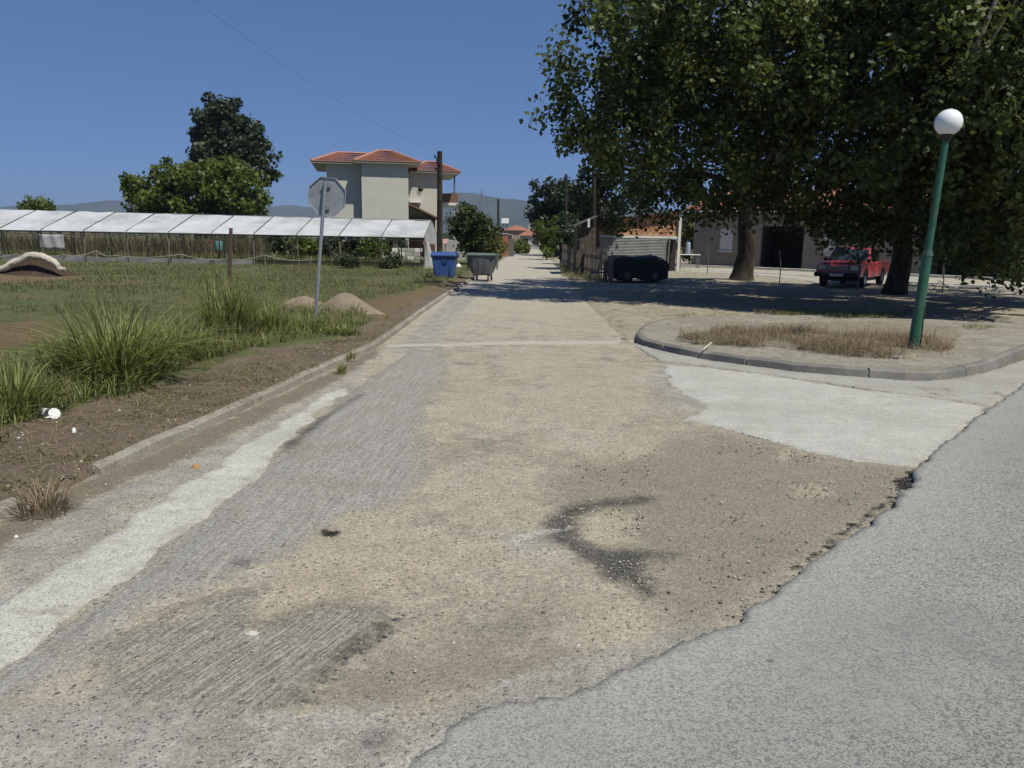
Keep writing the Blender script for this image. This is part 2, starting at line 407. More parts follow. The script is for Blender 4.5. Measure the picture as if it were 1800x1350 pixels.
# ------------------------------------------------------------------ ground
def grid(xs, ys):
    X, Y = np.meshgrid(xs, ys); nx, ny = len(xs), len(ys)
    i = np.arange(nx * ny).reshape(ny, nx)
    Fc = np.stack([i[:-1, :-1], i[:-1, 1:], i[1:, 1:], i[1:, :-1]], -1).reshape(-1, 4)
    return X.ravel(), Y.ravel(), Fc
def graded(a, b, d0, k):
    v = [a]
    while v[-1] < b: v.append(v[-1] + d0 + k * max(0, v[-1] - a))
    return np.array(v)
def clip(Fc, keep):                        # drop faces that are outside, compact
    Fc = Fc[keep]; u, inv = np.unique(Fc, return_inverse=True)
    return u, inv.reshape(Fc.shape)

# far ground to the horizon
xs = np.array([-7000, -3000, -1200, -500, -220, -120, -70, -40, -20, 0, 20, 40, 70, 120, 220, 500, 1200, 3000, 7000.])
ys = np.array([-300, -60, -20, 0, 20, 45, 70, 110, 180, 300, 600, 1200, 2500, 4500, 7000.])
X, Y, Fc = grid(xs, ys)
tag(mk('ground', np.c_[X, Y, np.full_like(X, -.06)], Fc, MAT['ground']), kind='structure')

KERB_L = [g(x, y, .05) for x, y in [(-420, 1085), (-160, 965), (48, 878), (182, 820), (280, 777), (380, 733), (480, 688), (560, 650), (605, 630), (660, 606), (705, 575), (740, 549), (780, 521), (815, 499), (860, 473), (900, 450)]] 
KERB_L = [(p[0], p[1]) for p in KERB_L if p[1] < 70] + [(-.55, 75.)]
KERB_R = [g(x, y, .08) for x, y in [(1160, 563), (1130, 572), (1116, 586), (1122, 596), (1150, 605), (1200, 616), (1300, 631), (1400, 643), (1500, 652), (1600, 657), (1660, 657), (1700, 650), (1745, 638), (1800, 615)]]
dr = Vector((KERB_R[-1][0] - KERB_R[-3][0], KERB_R[-1][1] - KERB_R[-3][1])).normalized()
KERB_R.append((KERB_R[-1][0] + dr.x * 6, KERB_R[-1][1] + dr.y * 6)); KERB_R.append((KERB_R[-1][0] + dr.x * 12, KERB_R[-1][1] + dr.y * 12))

# side road with its zones
XS = np.concatenate([np.arange(-9, -4, .09), np.arange(-4, 5, .045), np.arange(5, 9, .09)])
YS = graded(.6, 150, .03, .0075)
X, Y, Fc = grid(XS, YS)
cx = X[Fc].mean(1); cy = Y[Fc].mean(1)
kl = np.array(KERB_L); klx = np.interp(cy, kl[:, 1], kl[:, 0])
klx = np.where(cy > 75, -.55 + (cy - 75) * .02, klx)
rx = np.interp(cy, [0, 9, 12.9, 20, 29, 46, 75, 150], [9, 9, 1.95, 1.98, 2.15, 2.8, 3.0, 4.2])
keep = (cx > klx - .05) & (cx < rx) | (cy < 4.4) & (cx > -9)
u, Fc = clip(Fc, keep); X, Y = X[u], Y[u]
def ell(px, py, rx_, ry_, n=14): return [(px + rx_ * math.cos(2 * math.pi * k / n), py + ry_ * math.sin(2 * math.pi * k / n)) for k in range(n)]
def zones(polys):
    r = np.full(X.shape, -2.)
    for p in polys: r = np.maximum(r, sdf(X, Y, G(p)))
    return np.clip(r, -2, 2)
Z_MILL = [[(500, 785), (600, 703), (690, 640), (735, 608), (775, 606), (785, 640), (750, 700), (738, 760), (748, 830), (700, 880), (600, 905), (560, 930), (470, 985), (400, 1010), (330, 1040), (250, 1060), (200, 1110), (100, 1190), (0, 1240), (-60, 1200), (0, 1165), (120, 1090), (240, 1000), (400, 870)],
          ]
Z_RIB = [[(695, 1060), (640, 1125), (560, 1190), (515, 1235), (430, 1250), (250, 1240), (190, 1190), (200, 1130), (300, 1075), (380, 1045), (450, 1030), (430, 1100), (560, 1060)]]
Z_WORN = [[(-700, 1500), (-300, 1260), (0, 1240), (200, 1238), (520, 1245), (760, 1240), (1000, 1160), (1200, 1095), (1500, 1100), (900, 1700), (-700, 1700)],
          [(0, 945), (200, 860), (400, 775), (560, 690), (640, 640), (610, 690), (450, 770), (250, 900), (0, 1060)],
          [(1090, 600), (1120, 605), (1250, 640), (1500, 680), (1740, 712), (1800, 690), (1900, 650), (1700, 660), (1400, 640)],
          [(690, 620), (735, 578), (800, 515), (835, 498), (856, 500), (815, 545), (775, 590), (765, 618)],
         [(1165, 640), (1240, 700), (1250, 720), (1180, 715), (1140, 660)], [(900, 985), (890, 945), (1000, 915), (1010, 930)]]
Z_TAN = [[(600, 905), (700, 890), (725, 930), (900, 958), (905, 985), (760, 1000), (690, 1050), (560, 1062), (440, 1110), (430, 1080), (490, 1005), (540, 950)],
         [(240, 1085), (300, 1050), (400, 1025), (385, 1052), (300, 1088)], [(195, 1172), (260, 1140), (250, 1165)],
         [(1010, 905), (1060, 880), (1110, 900), (1115, 940), (1060, 970), (1005, 940)], [(1390, 845), (1440, 840), (1450, 865), (1400, 865)],
         [(760, 880), (860, 820), (900, 850), (880, 930), (780, 910)], [(950, 625), (1000, 622), (1020, 690), (970, 680)],
         [(800, 640), (850, 640), (870, 740), (790, 740)], [(1360, 780), (1420, 790), (1380, 800)], [(700, 1255), (760, 1225), (790, 1235), (720, 1265)],
         [(960, 700), (1080, 640), (1130, 690), (1100, 740), (1000, 740)], [(60, 1320), (140, 1300), (120, 1350), (50, 1350)],
         [(1000, 1050), (1130, 1050), (1150, 1110), (1020, 1120)], [(1020, 790), (1150, 760), (1160, 790), (1050, 810)]]
Z_STAIN = [[(958, 915), (990, 882), (1080, 868), (1150, 862), (1145, 874), (1050, 886), (1012, 905), (1018, 940), (1060, 960), (1200, 962), (1125, 980), (1165, 1045), (1130, 1045), (1075, 1005), (1010, 966), (964, 944)],
           ell(1095, 995, 42, 24), ell(580, 932, 12, 5), ell(660, 1300, 14, 7), [(690, 1065), (680, 1100), (620, 1150), (540, 1200), (520, 1220), (600, 1140), (660, 1090)],
           [(500, 780), (560, 735), (640, 690), (560, 745), (500, 790)], ell(430, 990, 14, 6)]
Z_BROWN = [[(940, 870), (1000, 800), (1240, 755), (1440, 795), (1610, 825), (1590, 870), (1400, 1000), (1250, 1100), (1130, 1080), (1140, 1000), (1060, 900)],
           [(520, 1230), (640, 1140), (760, 1120), (1000, 1130), (1000, 1160), (760, 1230), (560, 1240)], [(880, 1060), (960, 1040), (980, 1090), (880, 1100)]]
Z_BLACK = [ell(582, 931, 17, 6), ell(1592, 846, 20, 13), [(1610, 820), (1600, 850), (1575, 866), (1560, 880), (1580, 850), (1595, 830)],
           [(1570, 872), (1500, 925), (1400, 995), (1395, 990), (1495, 918)]]
Z_PALE = [[(680, 604), (880, 599), (1090, 597), (1090, 603), (880, 605), (680, 609)], [(890, 985), (905, 940), (1010, 920), (900, 955)], [(430, 1110), (455, 1105), (452, 1122), (432, 1122)]]
Z_SOIL = [[(-300, 1110), (0, 915), (180, 828), (380, 742), (560, 660), (660, 610), (668, 618), (600, 662), (500, 715), (380, 775), (200, 858), (60, 930), (-300, 1190)]]
Z_AGG = [[(-400, 1500), (-100, 1240), (120, 1190), (240, 1160), (330, 1260), (260, 1500)]]
at_ = {k: zones(p) for k, p in dict(mill=Z_MILL, rib=Z_RIB, worn=Z_WORN, tan=Z_TAN, stain=Z_STAIN, brown=Z_BROWN, black=Z_BLACK, pale=Z_PALE, agg=Z_AGG, soil=Z_SOIL).items()}
at_['lane'] = np.clip((Y - 12.2) / 14, 0, .9) * (1 - np.clip((np.abs(X - .1) - 2.2) / 1.5, 0, 1))
def base_z(X, Y): return (fbm(X * .8, Y * .8, 3) - .5) * .035 + (fbm(X * 4, Y * 4, 9) - .5) * .016 - .012
def road_z(X, Y, a, un):
    z = 0
    z = z + .012 * sstep(a['mill'], -.05, .08) + .014 * sstep(a['rib'], -.04, .05) + .008 * sstep(a['worn'], -.1, .1)
    z = z - .02 * sstep(a['brown'], -.2, .4) - .012 * sstep(a['stain'], -.05, .15)
    c, s = math.cos(math.radians(24)), math.sin(math.radians(24))
    q = X * c - Y * s
    z = z + .006 * np.sin(q * 2 * math.pi / .075 + 3 * fbm(X, Y, 4)) * sstep(a['rib'], -.02, .08)
    return base_z(X, Y) + z * (1 - un) - .004 * un
APR = G([(1165, 638), (1240, 642), (1330, 654), (1450, 671), (1600, 692), (1742, 712), (1700, 744), (1640, 793), (1612, 818), (1560, 812), (1440, 793), (1330, 765), (1250, 745), (1190, 735), (1235, 715), (1245, 708), (1195, 690), (1175, 665)], .01)
GUT = G([(-500, 1410), (-200, 1190), (0, 1050), (150, 955), (300, 862), (400, 800), (480, 745), (560, 692), (612, 672), (606, 690), (555, 722), (510, 770), (470, 812), (400, 868), (320, 935), (240, 998), (150, 1062), (60, 1118), (-60, 1200), (-350, 1420)], .01)
under = sstep(np.maximum(sdf(X, Y, APR), sdf(X, Y, GUT)), -.16, -.06)
tag(mk('side_road', np.c_[X, Y, road_z(X, Y, at_, under)], Fc, MAT['side_road'], smooth=True, attrs=at_), kind='structure')

# raised sheets with an irregular edge
def sheet(name, poly, z, mat, amp=.03, fr=6., thick=.08, step=.05, skip=(), res=.12, hump=.0):
    P = []; n = len(poly)
    for i in range(n):
        a = np.array(poly[i]); b = np.array(poly[(i + 1) % n]); L = np.linalg.norm(b - a)
        k = 1 if i in skip else max(1, int(L / step))
        nn = np.array([-(b - a)[1], (b - a)[0]]) / max(L, 1e-6)
        for j in range(k):
            p = a + (b - a) * j / k
            if j and i not in skip:
                p = p + nn * amp * (2 * fbm(p[0] * fr, p[1] * fr, 21, 4) - 1)
            P.append(p)
    P = np.array(P)
    bm = bmesh.new()
    vs_ = [bm.verts.new((p[0], p[1], z)) for p in P]
    f = bm.faces.new(vs_)
    bmesh.ops.triangulate(bm, faces=[f])
    lo = [bm.verts.new((p[0], p[1], z - thick)) for p in P]; m = len(P)
    for i in range(m): bm.faces.new((vs_[i], vs_[(i + 1) % m], lo[(i + 1) % m], lo[i]))
    bmesh.ops.recalc_face_normals(bm, faces=bm.faces)
    me = bpy.data.meshes.new(name); bm.to_mesh(me); bm.free(); me.materials.append(mat)
    a = me.attributes.new('edge', 'FLOAT', 'POINT'); a.data.foreach_set('value', np.zeros(len(me.vertices), np.float32))
    o = bpy.data.objects.new(name, me); C.objects.link(o)
    return tag(o, kind='structure')
def gsheet(name, poly, zf, mat, dx, amp=.03, fr=5., extra=None, lip=.05, kk=.0, pad=.25, holes=()):
    """gridded sheet clipped to a polygon whose outline is roughened; carries its distance to the edge"""
    poly = np.array(poly); lo, hi = poly.min(0) - pad, poly.max(0) + pad
    X, Y, Fc = grid(np.arange(lo[0], hi[0] + dx, dx), graded(lo[1], hi[1], dx, kk))
    d = sdf(X, Y, poly) + amp * (2 * fbm(X * fr, Y * fr, 33, 4) - 1)
    keep = (d[Fc].max(1) > 0)
    u, Fc = clip(Fc, keep); X, Y, d = X[u], Y[u], d[u]
    z = zf(X, Y) if callable(zf) else np.full_like(X, zf)
    z = np.where(d < 0, z - lip, z)
    # pull the rim vertices onto the outline
    eps = dx * .5
    gx = (sdf(X + eps, Y, poly) - sdf(X - eps, Y, poly)) / (2 * eps); gy = (sdf(X, Y + eps, poly) - sdf(X, Y - eps, poly)) / (2 * eps)
    out = np.where(d < 0, -d, 0)
    X = X + gx * out * .9; Y = Y + gy * out * .9
    at = {'edge': np.clip(d, -2, 2)}
    if extra: at.update(extra(X, Y))
    return tag(mk(name, np.c_[X, Y, z], Fc, mat, smooth=lip < .01, attrs=at), kind='structure')

# main road: ragged cut edge towards the dug-up junction
edge = G([(690, 1352), (740, 1306), (760, 1290), (800, 1252), (850, 1225), (930, 1214), (1010, 1200), (1060, 1170), (1110, 1150), (1200, 1120), (1280, 1090), (1330, 1050), (1400, 1000), (1500, 932), (1565, 890), (1580, 866), (1606, 850), (1606, 825), (1640, 795), (1700, 745), (1800, 675)], .035)
dm = Vector((edge[-1] - edge[10])).normalized()
far = [edge[-1] + np.array(dm) * 3, edge[-1] + np.array(dm) * 30]
nearp = [np.array((-1.2, 1.7)), np.array((-9, -4.5))]
mr = np.array([*nearp[::-1], *edge, *far, far[-1] + np.array((dm.y, -dm.x)) * 9, np.array((-4., -11.))])
mz = lambda X, Y: .010 + .028 * sstep(Y, 2.9, 5.4) + (fbm(X * .5, Y * .5, 5) - .5) * .012
k_ = edge[-1]; side_ = np.array((dm.y, -dm.x))
near = np.array([np.array((-9., -4.5)), *edge, k_ + side_ * 9, np.array((3., -6.)), np.array((-4., -11.))])
gsheet('main_road', np.array([(-2.2, 1.2), *edge, k_ + side_ * 5.5, (3.5, 1.2)]), mz, MAT['asphalt'], .033, .045, 8., lip=.05)
gsheet('main_road', np.array([k_ + np.array(dm) * .01, *far, far[-1] + side_ * 9, k_ + side_ * 9 - np.array(dm) * .0, (9., -4.), (-6., -9.), (-9., -4.5), (-2.2, 1.16), (3.5, 1.16), k_ + side_ * 5.54]), mz, MAT['asphalt'], .2, .0, 5., lip=.0, pad=.5, extra=lambda X, Y: {'edge': np.full(X.shape, 2.)})

# pale concrete apron on the right of the junction
gsheet('concrete_apron', APR, lambda X, Y: base_z(X, Y) + .004, MAT['slab'], .03, .09, 4., lip=.009)
ap2 = G([(1110, 603), (1160, 632), (1240, 641), (1330, 653), (1450, 670), (1600, 691), (1743, 711), (1800, 672), (1860, 640), (1800, 630), (1740, 650), (1690, 665), (1600, 668), (1400, 652), (1250, 632), (1150, 610)], .012)
gsheet('gutter', ap2, .003, MAT['gutter_grey'], .035, .05, 5., lip=.02)
# pale concrete gutter along the left side
gsheet('concrete_gutter', GUT, lambda X, Y: base_z(X, Y) + .004, MAT['gutter'], .03, .09, 4., lip=.009)

# left verge and field
def vergez(x, y):
    k = np.clip((np.interp(y, np.array(KERB_L)[:, 1], np.array(KERB_L)[:, 0]) - x) / 1.2, 0, 1)
    return .052 + .045 * k + (fbm(x * 1.5, y * 1.5, 41) - .5) * (.035 + .06 * k)
vl = [(p[0] - .05, p[1]) for p in KERB_L]
fe = [(-9.5, 5.2)] + [g(x, y, .1) for x, y in [(-300, 830), (0, 745), (130, 700), (300, 655), (440, 612), (560, 590), (640, 560), (700, 530), (740, 515), (770, 496), (815, 478), (860, 462)]] + [(-1.6, 75)]
tag(gsheet('verge', vl + fe[::-1] + [(-14, 2.)], lambda X, Y: vergez(X, Y) + (fbm(X * 7, Y * 7, 42) - .5) * .035, MAT['verge'], .07, .06, 3., kk=.006, lip=.14))
fp = [(p[0] + .35, p[1]) for p in fe] + [(-1.6, 80), (-75, 80), (-75, 5)]
bare = G([(-80, 486), (110, 482), (150, 492), (60, 499), (-80, 500)], .1); bare2 = G([(-60, 575), (90, 560), (110, 600), (-40, 620)], .1); bare3 = G([(640, 530), (760, 505), (800, 490), (720, 545), (660, 560)], .1)
gsheet('field', fp, lambda X, Y: .12 + (fbm(X * .5, Y * .5, 51) - .5) * .12 + (fbm(X * 3, Y * 3, 52) - .5) * .06, MAT['field'], .25, .2, 1.5, lip=.06, kk=.004,
       extra=lambda X, Y: {'bare': np.clip(np.maximum(np.maximum(sdf(X, Y, bare), sdf(X, Y, bare2)), sdf(X, Y, bare3)), -3, 3)})
# right yard and pavement island
yp = [(1.9, 12.9), (1.98, 20), (2.1, 29), (2.75, 46), (2.95, 75), (70, 75), (70, 14), (KERB_R[-1][0], KERB_R[-1][1]), (9, 13.2), (6, 13.5), (3, 14)]
gsheet('yard', yp, lambda X, Y: .0 + (fbm(X * .6, Y * .6, 61) - .5) * .09 + (fbm(X * 3, Y * 3, 62) - .5) * .03, MAT['yard'], .25, .08, 2., kk=.003, lip=.05)
isl = [*[tuple(np.array(p) + np.array((-.05 if i > 10 else .02, .1))) for i, p in enumerate(KERB_R[:-1])], (KERB_R[-2][0] - 1.6, KERB_R[-2][1] + 1.6), *[g(x, y, .1) for x, y in [(1790, 566), (1650, 560), (1450, 553), (1300, 553), (1200, 556)]]]
gsheet('pavement', isl, lambda X, Y: .082 + (fbm(X * 1.2, Y * 1.2, 71) - .5) * .05, MAT['pavement'], .07, .0, 4., lip=.1)
ip = G([(1185, 588), (1260, 576), (1400, 567), (1560, 566), (1690, 575), (1690, 600), (1660, 622), (1560, 626), (1470, 618), (1380, 610), (1290, 603), (1230, 599)], .12)
gsheet('dirt_bed', ip, lambda X, Y: .125 + (fbm(X * 1.5, Y * 1.5, 72) - .5) * .06, mat_soil('bed_soil', (.22, .19, .145), (.27, .24, .19), (.19, .155, .105), 1., .82, (.42, .39, .34)), .07, .3, 3., lip=.05)

def kerb(name, path, w, top, mat, joint=1.0, lean=.02, z0=-.06, gaps=()):
    """kerb stones swept along a path, a recessed joint between stones"""
    P = [Vector(p) for p in path]; seg = [(P[i + 1] - P[i]).length for i in range(len(P) - 1)]; T = sum(seg)
    def pt(s):
        for i, L in enumerate(seg):
            if s <= L or i == len(seg) - 1: return P[i].lerp(P[i + 1], min(1, s / L)), (P[i + 1] - P[i]).normalized()
            s -= L
    ss = []; s = 0.
    while s < T:
        e_ = min(s + joint, T); ss += [(s + .008, 0), (s + .02, 1)] + [(s + .22 * q, 1) for q in range(1, int((e_ - s - .1) / .22) + 1)] + [(e_ - .02, 1), (e_ - .008, 0)]; s += joint
    V = []; n = 6
    for s, full in ss:
        p, t = pt(max(0, s)); nn = Vector((-t.y, t.x))
        k = (float(fbm(p.x * 5, p.y * 5, 88)) - .5) * .035 if full else 0
        tp = top + k + (0 if full else -.02); ins = 0 if full else .012
        zz = [(0 + ins, z0), (lean * .4 + ins, tp - .025), (lean + .015 + ins, tp), (w - .015, tp), (w, tp - .02), (w, z0)]
        for o, z in zz: V.append((p.x + nn.x * o, p.y + nn.y * o, z))
    m = len(ss)
    Fc = [(i * n + k, (i + 1) * n + k, (i + 1) * n + k + 1, i * n + k + 1) for i in range(m - 1) for k in range(n - 1)]
    Fc += [tuple(range(n)), tuple((m - 1) * n + k for k in range(n - 1, -1, -1))]
    o = mk(name, V, Fc, mat, attrs={'edge': np.ones(len(V)) * .3})
    return tag(o, kind='structure')
kb = KERB_L
kerb('kerb', kb[3:], .11, .072, MAT['kerb'], 2.4, .05)
kerb('kerb', kb[:3], .11, .066, MAT['kerb'], 2.4, .05)
kerb('kerb', KERB_R[2:], .15, .112, MAT['kerb_dark'], 1.6, .06)
# flush line of edging across the side road where the old surface starts, and along its right side

# ------------------------------------------------------------------ mountains, haze
def mountain(name, prof, Y0, depth, mat, seed):
    """a ridge whose crest follows (pixel x, pixel y) points, with real slopes in front of and behind it"""
    px = np.array([p[0] for p in prof], float); py = np.array([p[1] for p in prof], float)
    xs_ = np.linspace(px[0], px[-1], 260); yy = np.interp(xs_, px, py)
    cr = [at(a, b, Y0) for a, b in zip(xs_, yy)]
    cX = np.array([c.x for c in cr]); cZ = np.array([c.z for c in cr])
    cZ = np.maximum(2, cZ * (1 + .12 * (fbm(cX / 160, cX * 0, seed, 5) - .5)))
    vs_ = np.linspace(-1, 1, 41); V = []
    for v in vs_:
        h = (1 - abs(v)) ** 1.15
        Yv = Y0 + v * depth + 0 * cX
        w = fbm(cX / 210 + 3, Yv / 210, seed + 5, 5) - .5
        V.append(np.c_[cX + 60 * (fbm(cX / 300, Yv / 300, seed + 9) - .5) * (1 - h), Yv, np.maximum(-5, cZ * h * (1 + .9 * w * (1 - h)) - 5 * (h < .02))])
    V = np.concatenate(V); i = np.arange(len(vs_) * 260).reshape(len(vs_), 260)
    Fc = np.stack([i[:-1, :-1], i[:-1, 1:], i[1:, 1:], i[1:, :-1]], -1).reshape(-1, 4)
    return tag(mk(name, V, Fc, mat, smooth=True), kind='structure')
def mat_mtn():
    n = N('wooded_slope', .95, .05); c = n.mix(n.rng(n.noise(.006, 6, .6), .4, .6), (.03, .042, .03), (.06, .062, .045))
    return n.done(c)
MTN = mat_mtn()
mountain('mountains', [(560, 395), (640, 378), (720, 350), (790, 341), (830, 341), (880, 349), (930, 353), (1000, 350), (1080, 358), (1200, 372), (1350, 395), (1500, 415)], 3600, 900, MTN, 3)
mountain('mountains', [(-500, 385), (-200, 366), (0, 364), (60, 361), (130, 359), (190, 352), (240, 351), (330, 360), (420, 365), (500, 361), (560, 366), (640, 372), (760, 385), (900, 400)], 4600, 900, MTN, 8)
hz = N('haze_air'); hz.t.nodes.remove(hz.b)
pv = hz.new('ShaderNodeVolumePrincipled'); pv.inputs['Color'].default_value = (.62, .78, 1, 1); pv.inputs['Density'].default_value = 1.6e-4; pv.inputs['Anisotropy'].default_value = .2
hz.t.links.new(pv.outputs[0], hz.t.nodes['Material Output'].inputs['Volume'])
tag(MB().box((0, 3370, 132), (14600, 7700, 270)).build('haze', hz.m), kind='stuff')

# ------------------------------------------------------------------ vegetation
def leaves(cl, n_per, spread, size, up=.5, rg=None, flat=1.0, fold=.25):
    """leaf-sized folded quads gathered in clumps; cl = (k,4) centres + clump radius"""
    rg = rg or rng
    k = len(cl); n = k * n_per
    cen = np.repeat(cl[:, :3], n_per, 0); rad = np.repeat(cl[:, 3], n_per)
    d = rg.normal(size=(n, 3)); d /= np.linalg.norm(d, axis=1, keepdims=True)
    r = rg.random(n) ** .45
    p = cen + d * (rad * r)[:, None] * np.array([spread, spread, spread * flat])
    nr = rg.normal(size=(n, 3)) + d * .5; nr[:, 2] += up; nr /= np.linalg.norm(nr, axis=1, keepdims=True)
    a = rg.normal(size=(n, 3)); a -= nr * (a * nr).sum(1, keepdims=True); a /= np.linalg.norm(a, axis=1, keepdims=True)
    b = np.cross(nr, a)
    s = (size * (.65 + .7 * rg.random(n)))[:, None]
    V = np.stack([p - a * s * .6, p + b * s * .42 + nr * s * fold * .5, p + a * s * .6, p - b * s * .42 + nr * s * fold * .5], 1).reshape(-1, 3)
    i = np.arange(n) * 4
    F1 = np.stack([i, i + 1, i + 2], 1); F2 = np.stack([i, i + 2, i + 3], 1)
    ct = np.repeat(rg.random(k), n_per)
    t = np.clip(.22 + .45 * rg.random(n) + .6 * (ct - .5), 0, 1) ** 1.3
    return V, np.concatenate([F1, F2]), np.repeat(t, 4)
def shell(blobs, k, rmin, rmax, rg, inner=.35, dip=.45):
    """clump centres through the outer part of a union of ellipsoids"""
    vol = np.array([b[3] * b[4] * b[5] for b in blobs]) ** .8; pick = rg.choice(len(blobs), k, p=vol / vol.sum())
    B = np.array(blobs)[pick]
    d = rg.normal(size=(k, 3)); d /= np.linalg.norm(d, axis=1, keepdims=True)
    r = inner + (1 - inner) * rg.random(k) ** .5
    p = B[:, :3] + d * r[:, None] * B[:, 3:6] * (1 - .22 + .44 * rg.random(k))[:, None]
    return np.c_[p, rmin + (rmax - rmin) * rg.random(k)]
def tree(name, label, cat, base, tr, top, blobs, nclump, nleaf, lsize, leafm, barkm, seed, group=None, limbs=10, crad=(.45, .9), lean=(0, 0), up=.5, rootflare=1.32, trunkname='trunk', spine=None):
    rg = np.random.default_rng(seed); rd = random.Random(seed)
    t = thing(name, label, cat, base, 0, group)
    b = Vector(base); m = MB()
    H = top; k = 7
    sp = [b + Vector((lean[0] * (i / k) ** 1.4 + rd.uniform(-1, 1) * tr * .35 * (i > 0), lean[1] * (i / k) ** 1.4 + rd.uniform(-1, 1) * tr * .35 * (i > 0), H * i / k)) for i in range(k + 1)]
    rr = [tr * (rootflare if i == 0 else 1 - .78 * i / k) for i in range(k + 1)]
    sp.insert(1, sp[0].lerp(sp[1], .25)); rr.insert(1, tr * 1.05)
    sp[0].z -= .08
    m.tube(sp, rr, 10)
    cl = shell(blobs, nclump, crad[0], crad[1], rg)
    for q in rg.choice(nclump, min(limbs, nclump), replace=False):
        c = Vector(cl[q, :3]); f = rd.uniform(.3, .85); i = f * k
        s0 = sp[1 + int(i)]; mid = s0.lerp(c, .5) + Vector((rd.uniform(-.3, .3), rd.uniform(-.3, .3), (c - s0).length * .10))
        r0 = tr * (1 - .75 * f) * .55
        m.tube([s0, s0.lerp(mid, .5) + Vector((0, 0, .1)), mid, mid.lerp(c, .6), c], [r0, r0 * .8, r0 * .6, r0 * .38, r0 * .15], 6)
    m.build(trunkname, barkm, t, smooth=True)
    V, Fc, tt = leaves(cl, nleaf, 1., lsize, up, rg)
    mk('crown', V, Fc, leafm, t, attrs={'tint': tt})
    return t
def bl(px, py, Y, rx, ry, rz):
    c = at(px, py, Y); return (c.x, Y, c.z, rx, ry, rz)
def base_at(px, py, z=0): q = g(px, py, z); return (q[0], q[1], z)

# three big plane trees on the right
tree('plane_tree', 'big leafy plane tree with a thick dark trunk, left of the red pickup', 'tree', base_at(1303, 492), .46, 8.5,
     [bl(1060, 165, 21, 1.5, 1.6, 1.6), bl(1010, 200, 20.5, .8, 1., .8), bl(1075, 255, 22, 1.3, 1.5, 1.1), bl(1110, 60, 21, 1.9, 2, 2.), bl(1150, 190, 21.5, 2.0, 2, 1.9), bl(1130, 310, 24, 1.7, 1.6, 1.0), bl(1180, 350, 26, 1.5, 1.5, .7),
      bl(1250, 60, 20, 2.6, 2.2, 2.4), bl(1270, 220, 22, 2.4, 2.2, 1.9), bl(1290, 315, 25, 2.6, 2, 1.0), bl(1370, 150, 21, 2.3, 2.2, 2.2), bl(1120, -60, 22, 2.2, 2.4, 2.4), bl(1260, -120, 23, 3.6, 3, 2.6), bl(1230, 130, 26, 3, 2, 3), bl(1215, 350, 24, 1.3, 1.3, .6), bl(1330, 352, 23.5, 1.6, 1.4, .7), bl(1110, 370, 25, 1.2, 1.2, .45), bl(1250, 300, 21, 2., 1.6, .8), (10.5, 24, 12, 4.5, 4, 2), (7.5, 26, 8.5, 3., 2.4, 2.2), (10., 28.5, 8.5, 3.2, 2.4, 2.4), (5., 28., 7.5, 2.2, 2.2, 1.6), (12.5, 27., 9.5, 3, 2.5, 2)],  # closing blobs: hidden back and upper crown, added to deepen the shade below
     700, 105, .128, LEAF, BARK, 11, 'plane trees along the yard', 26, (.35, .72), (-.6, -3.))
tree('plane_tree', 'big leafy plane tree with its trunk just right of the red pickup', 'tree', base_at(1572, 516), .36, 8.,
     [bl(1450, 90, 19.5, 2.1, 2, 2.2), bl(1470, 230, 20.5, 2.2, 2, 1.7), bl(1440, 330, 24, 2, 1.8, 1.), bl(1400, 385, 26, 1., 1.2, .55), bl(1500, 380, 24, 1.4, 1.5, .7), bl(1580, 160, 18.5, 2., 2, 2), bl(1590, 300, 20, 1.9, 1.8, 1.2),
      bl(1600, 20, 19, 2.3, 2, 2.), bl(1490, -80, 20, 3, 2.6, 2.2), bl(1560, 250, 24, 2.6, 2, 2), bl(1540, 385, 23, .9, 1., .6), bl(1430, 395, 22.5, 1., 1.1, .5), bl(1510, 405, 21.5, .9, 1., .45), bl(1600, 385, 20.5, 1., 1.1, .8), (13, 23, 12., 5, 4, 2), (14.5, 27., 8.5, 3., 2.5, 2.2), (16., 24., 9., 2.8, 2.5, 2.2), (12., 25., 7.5, 2.2, 2.2, 1.6)],  # closing blobs: extra crown out of view, put in for denser shade
     600, 105, .128, LEAF, BARK, 12, 'plane trees along the yard', 22, (.35, .7), (-.3, -2.5))
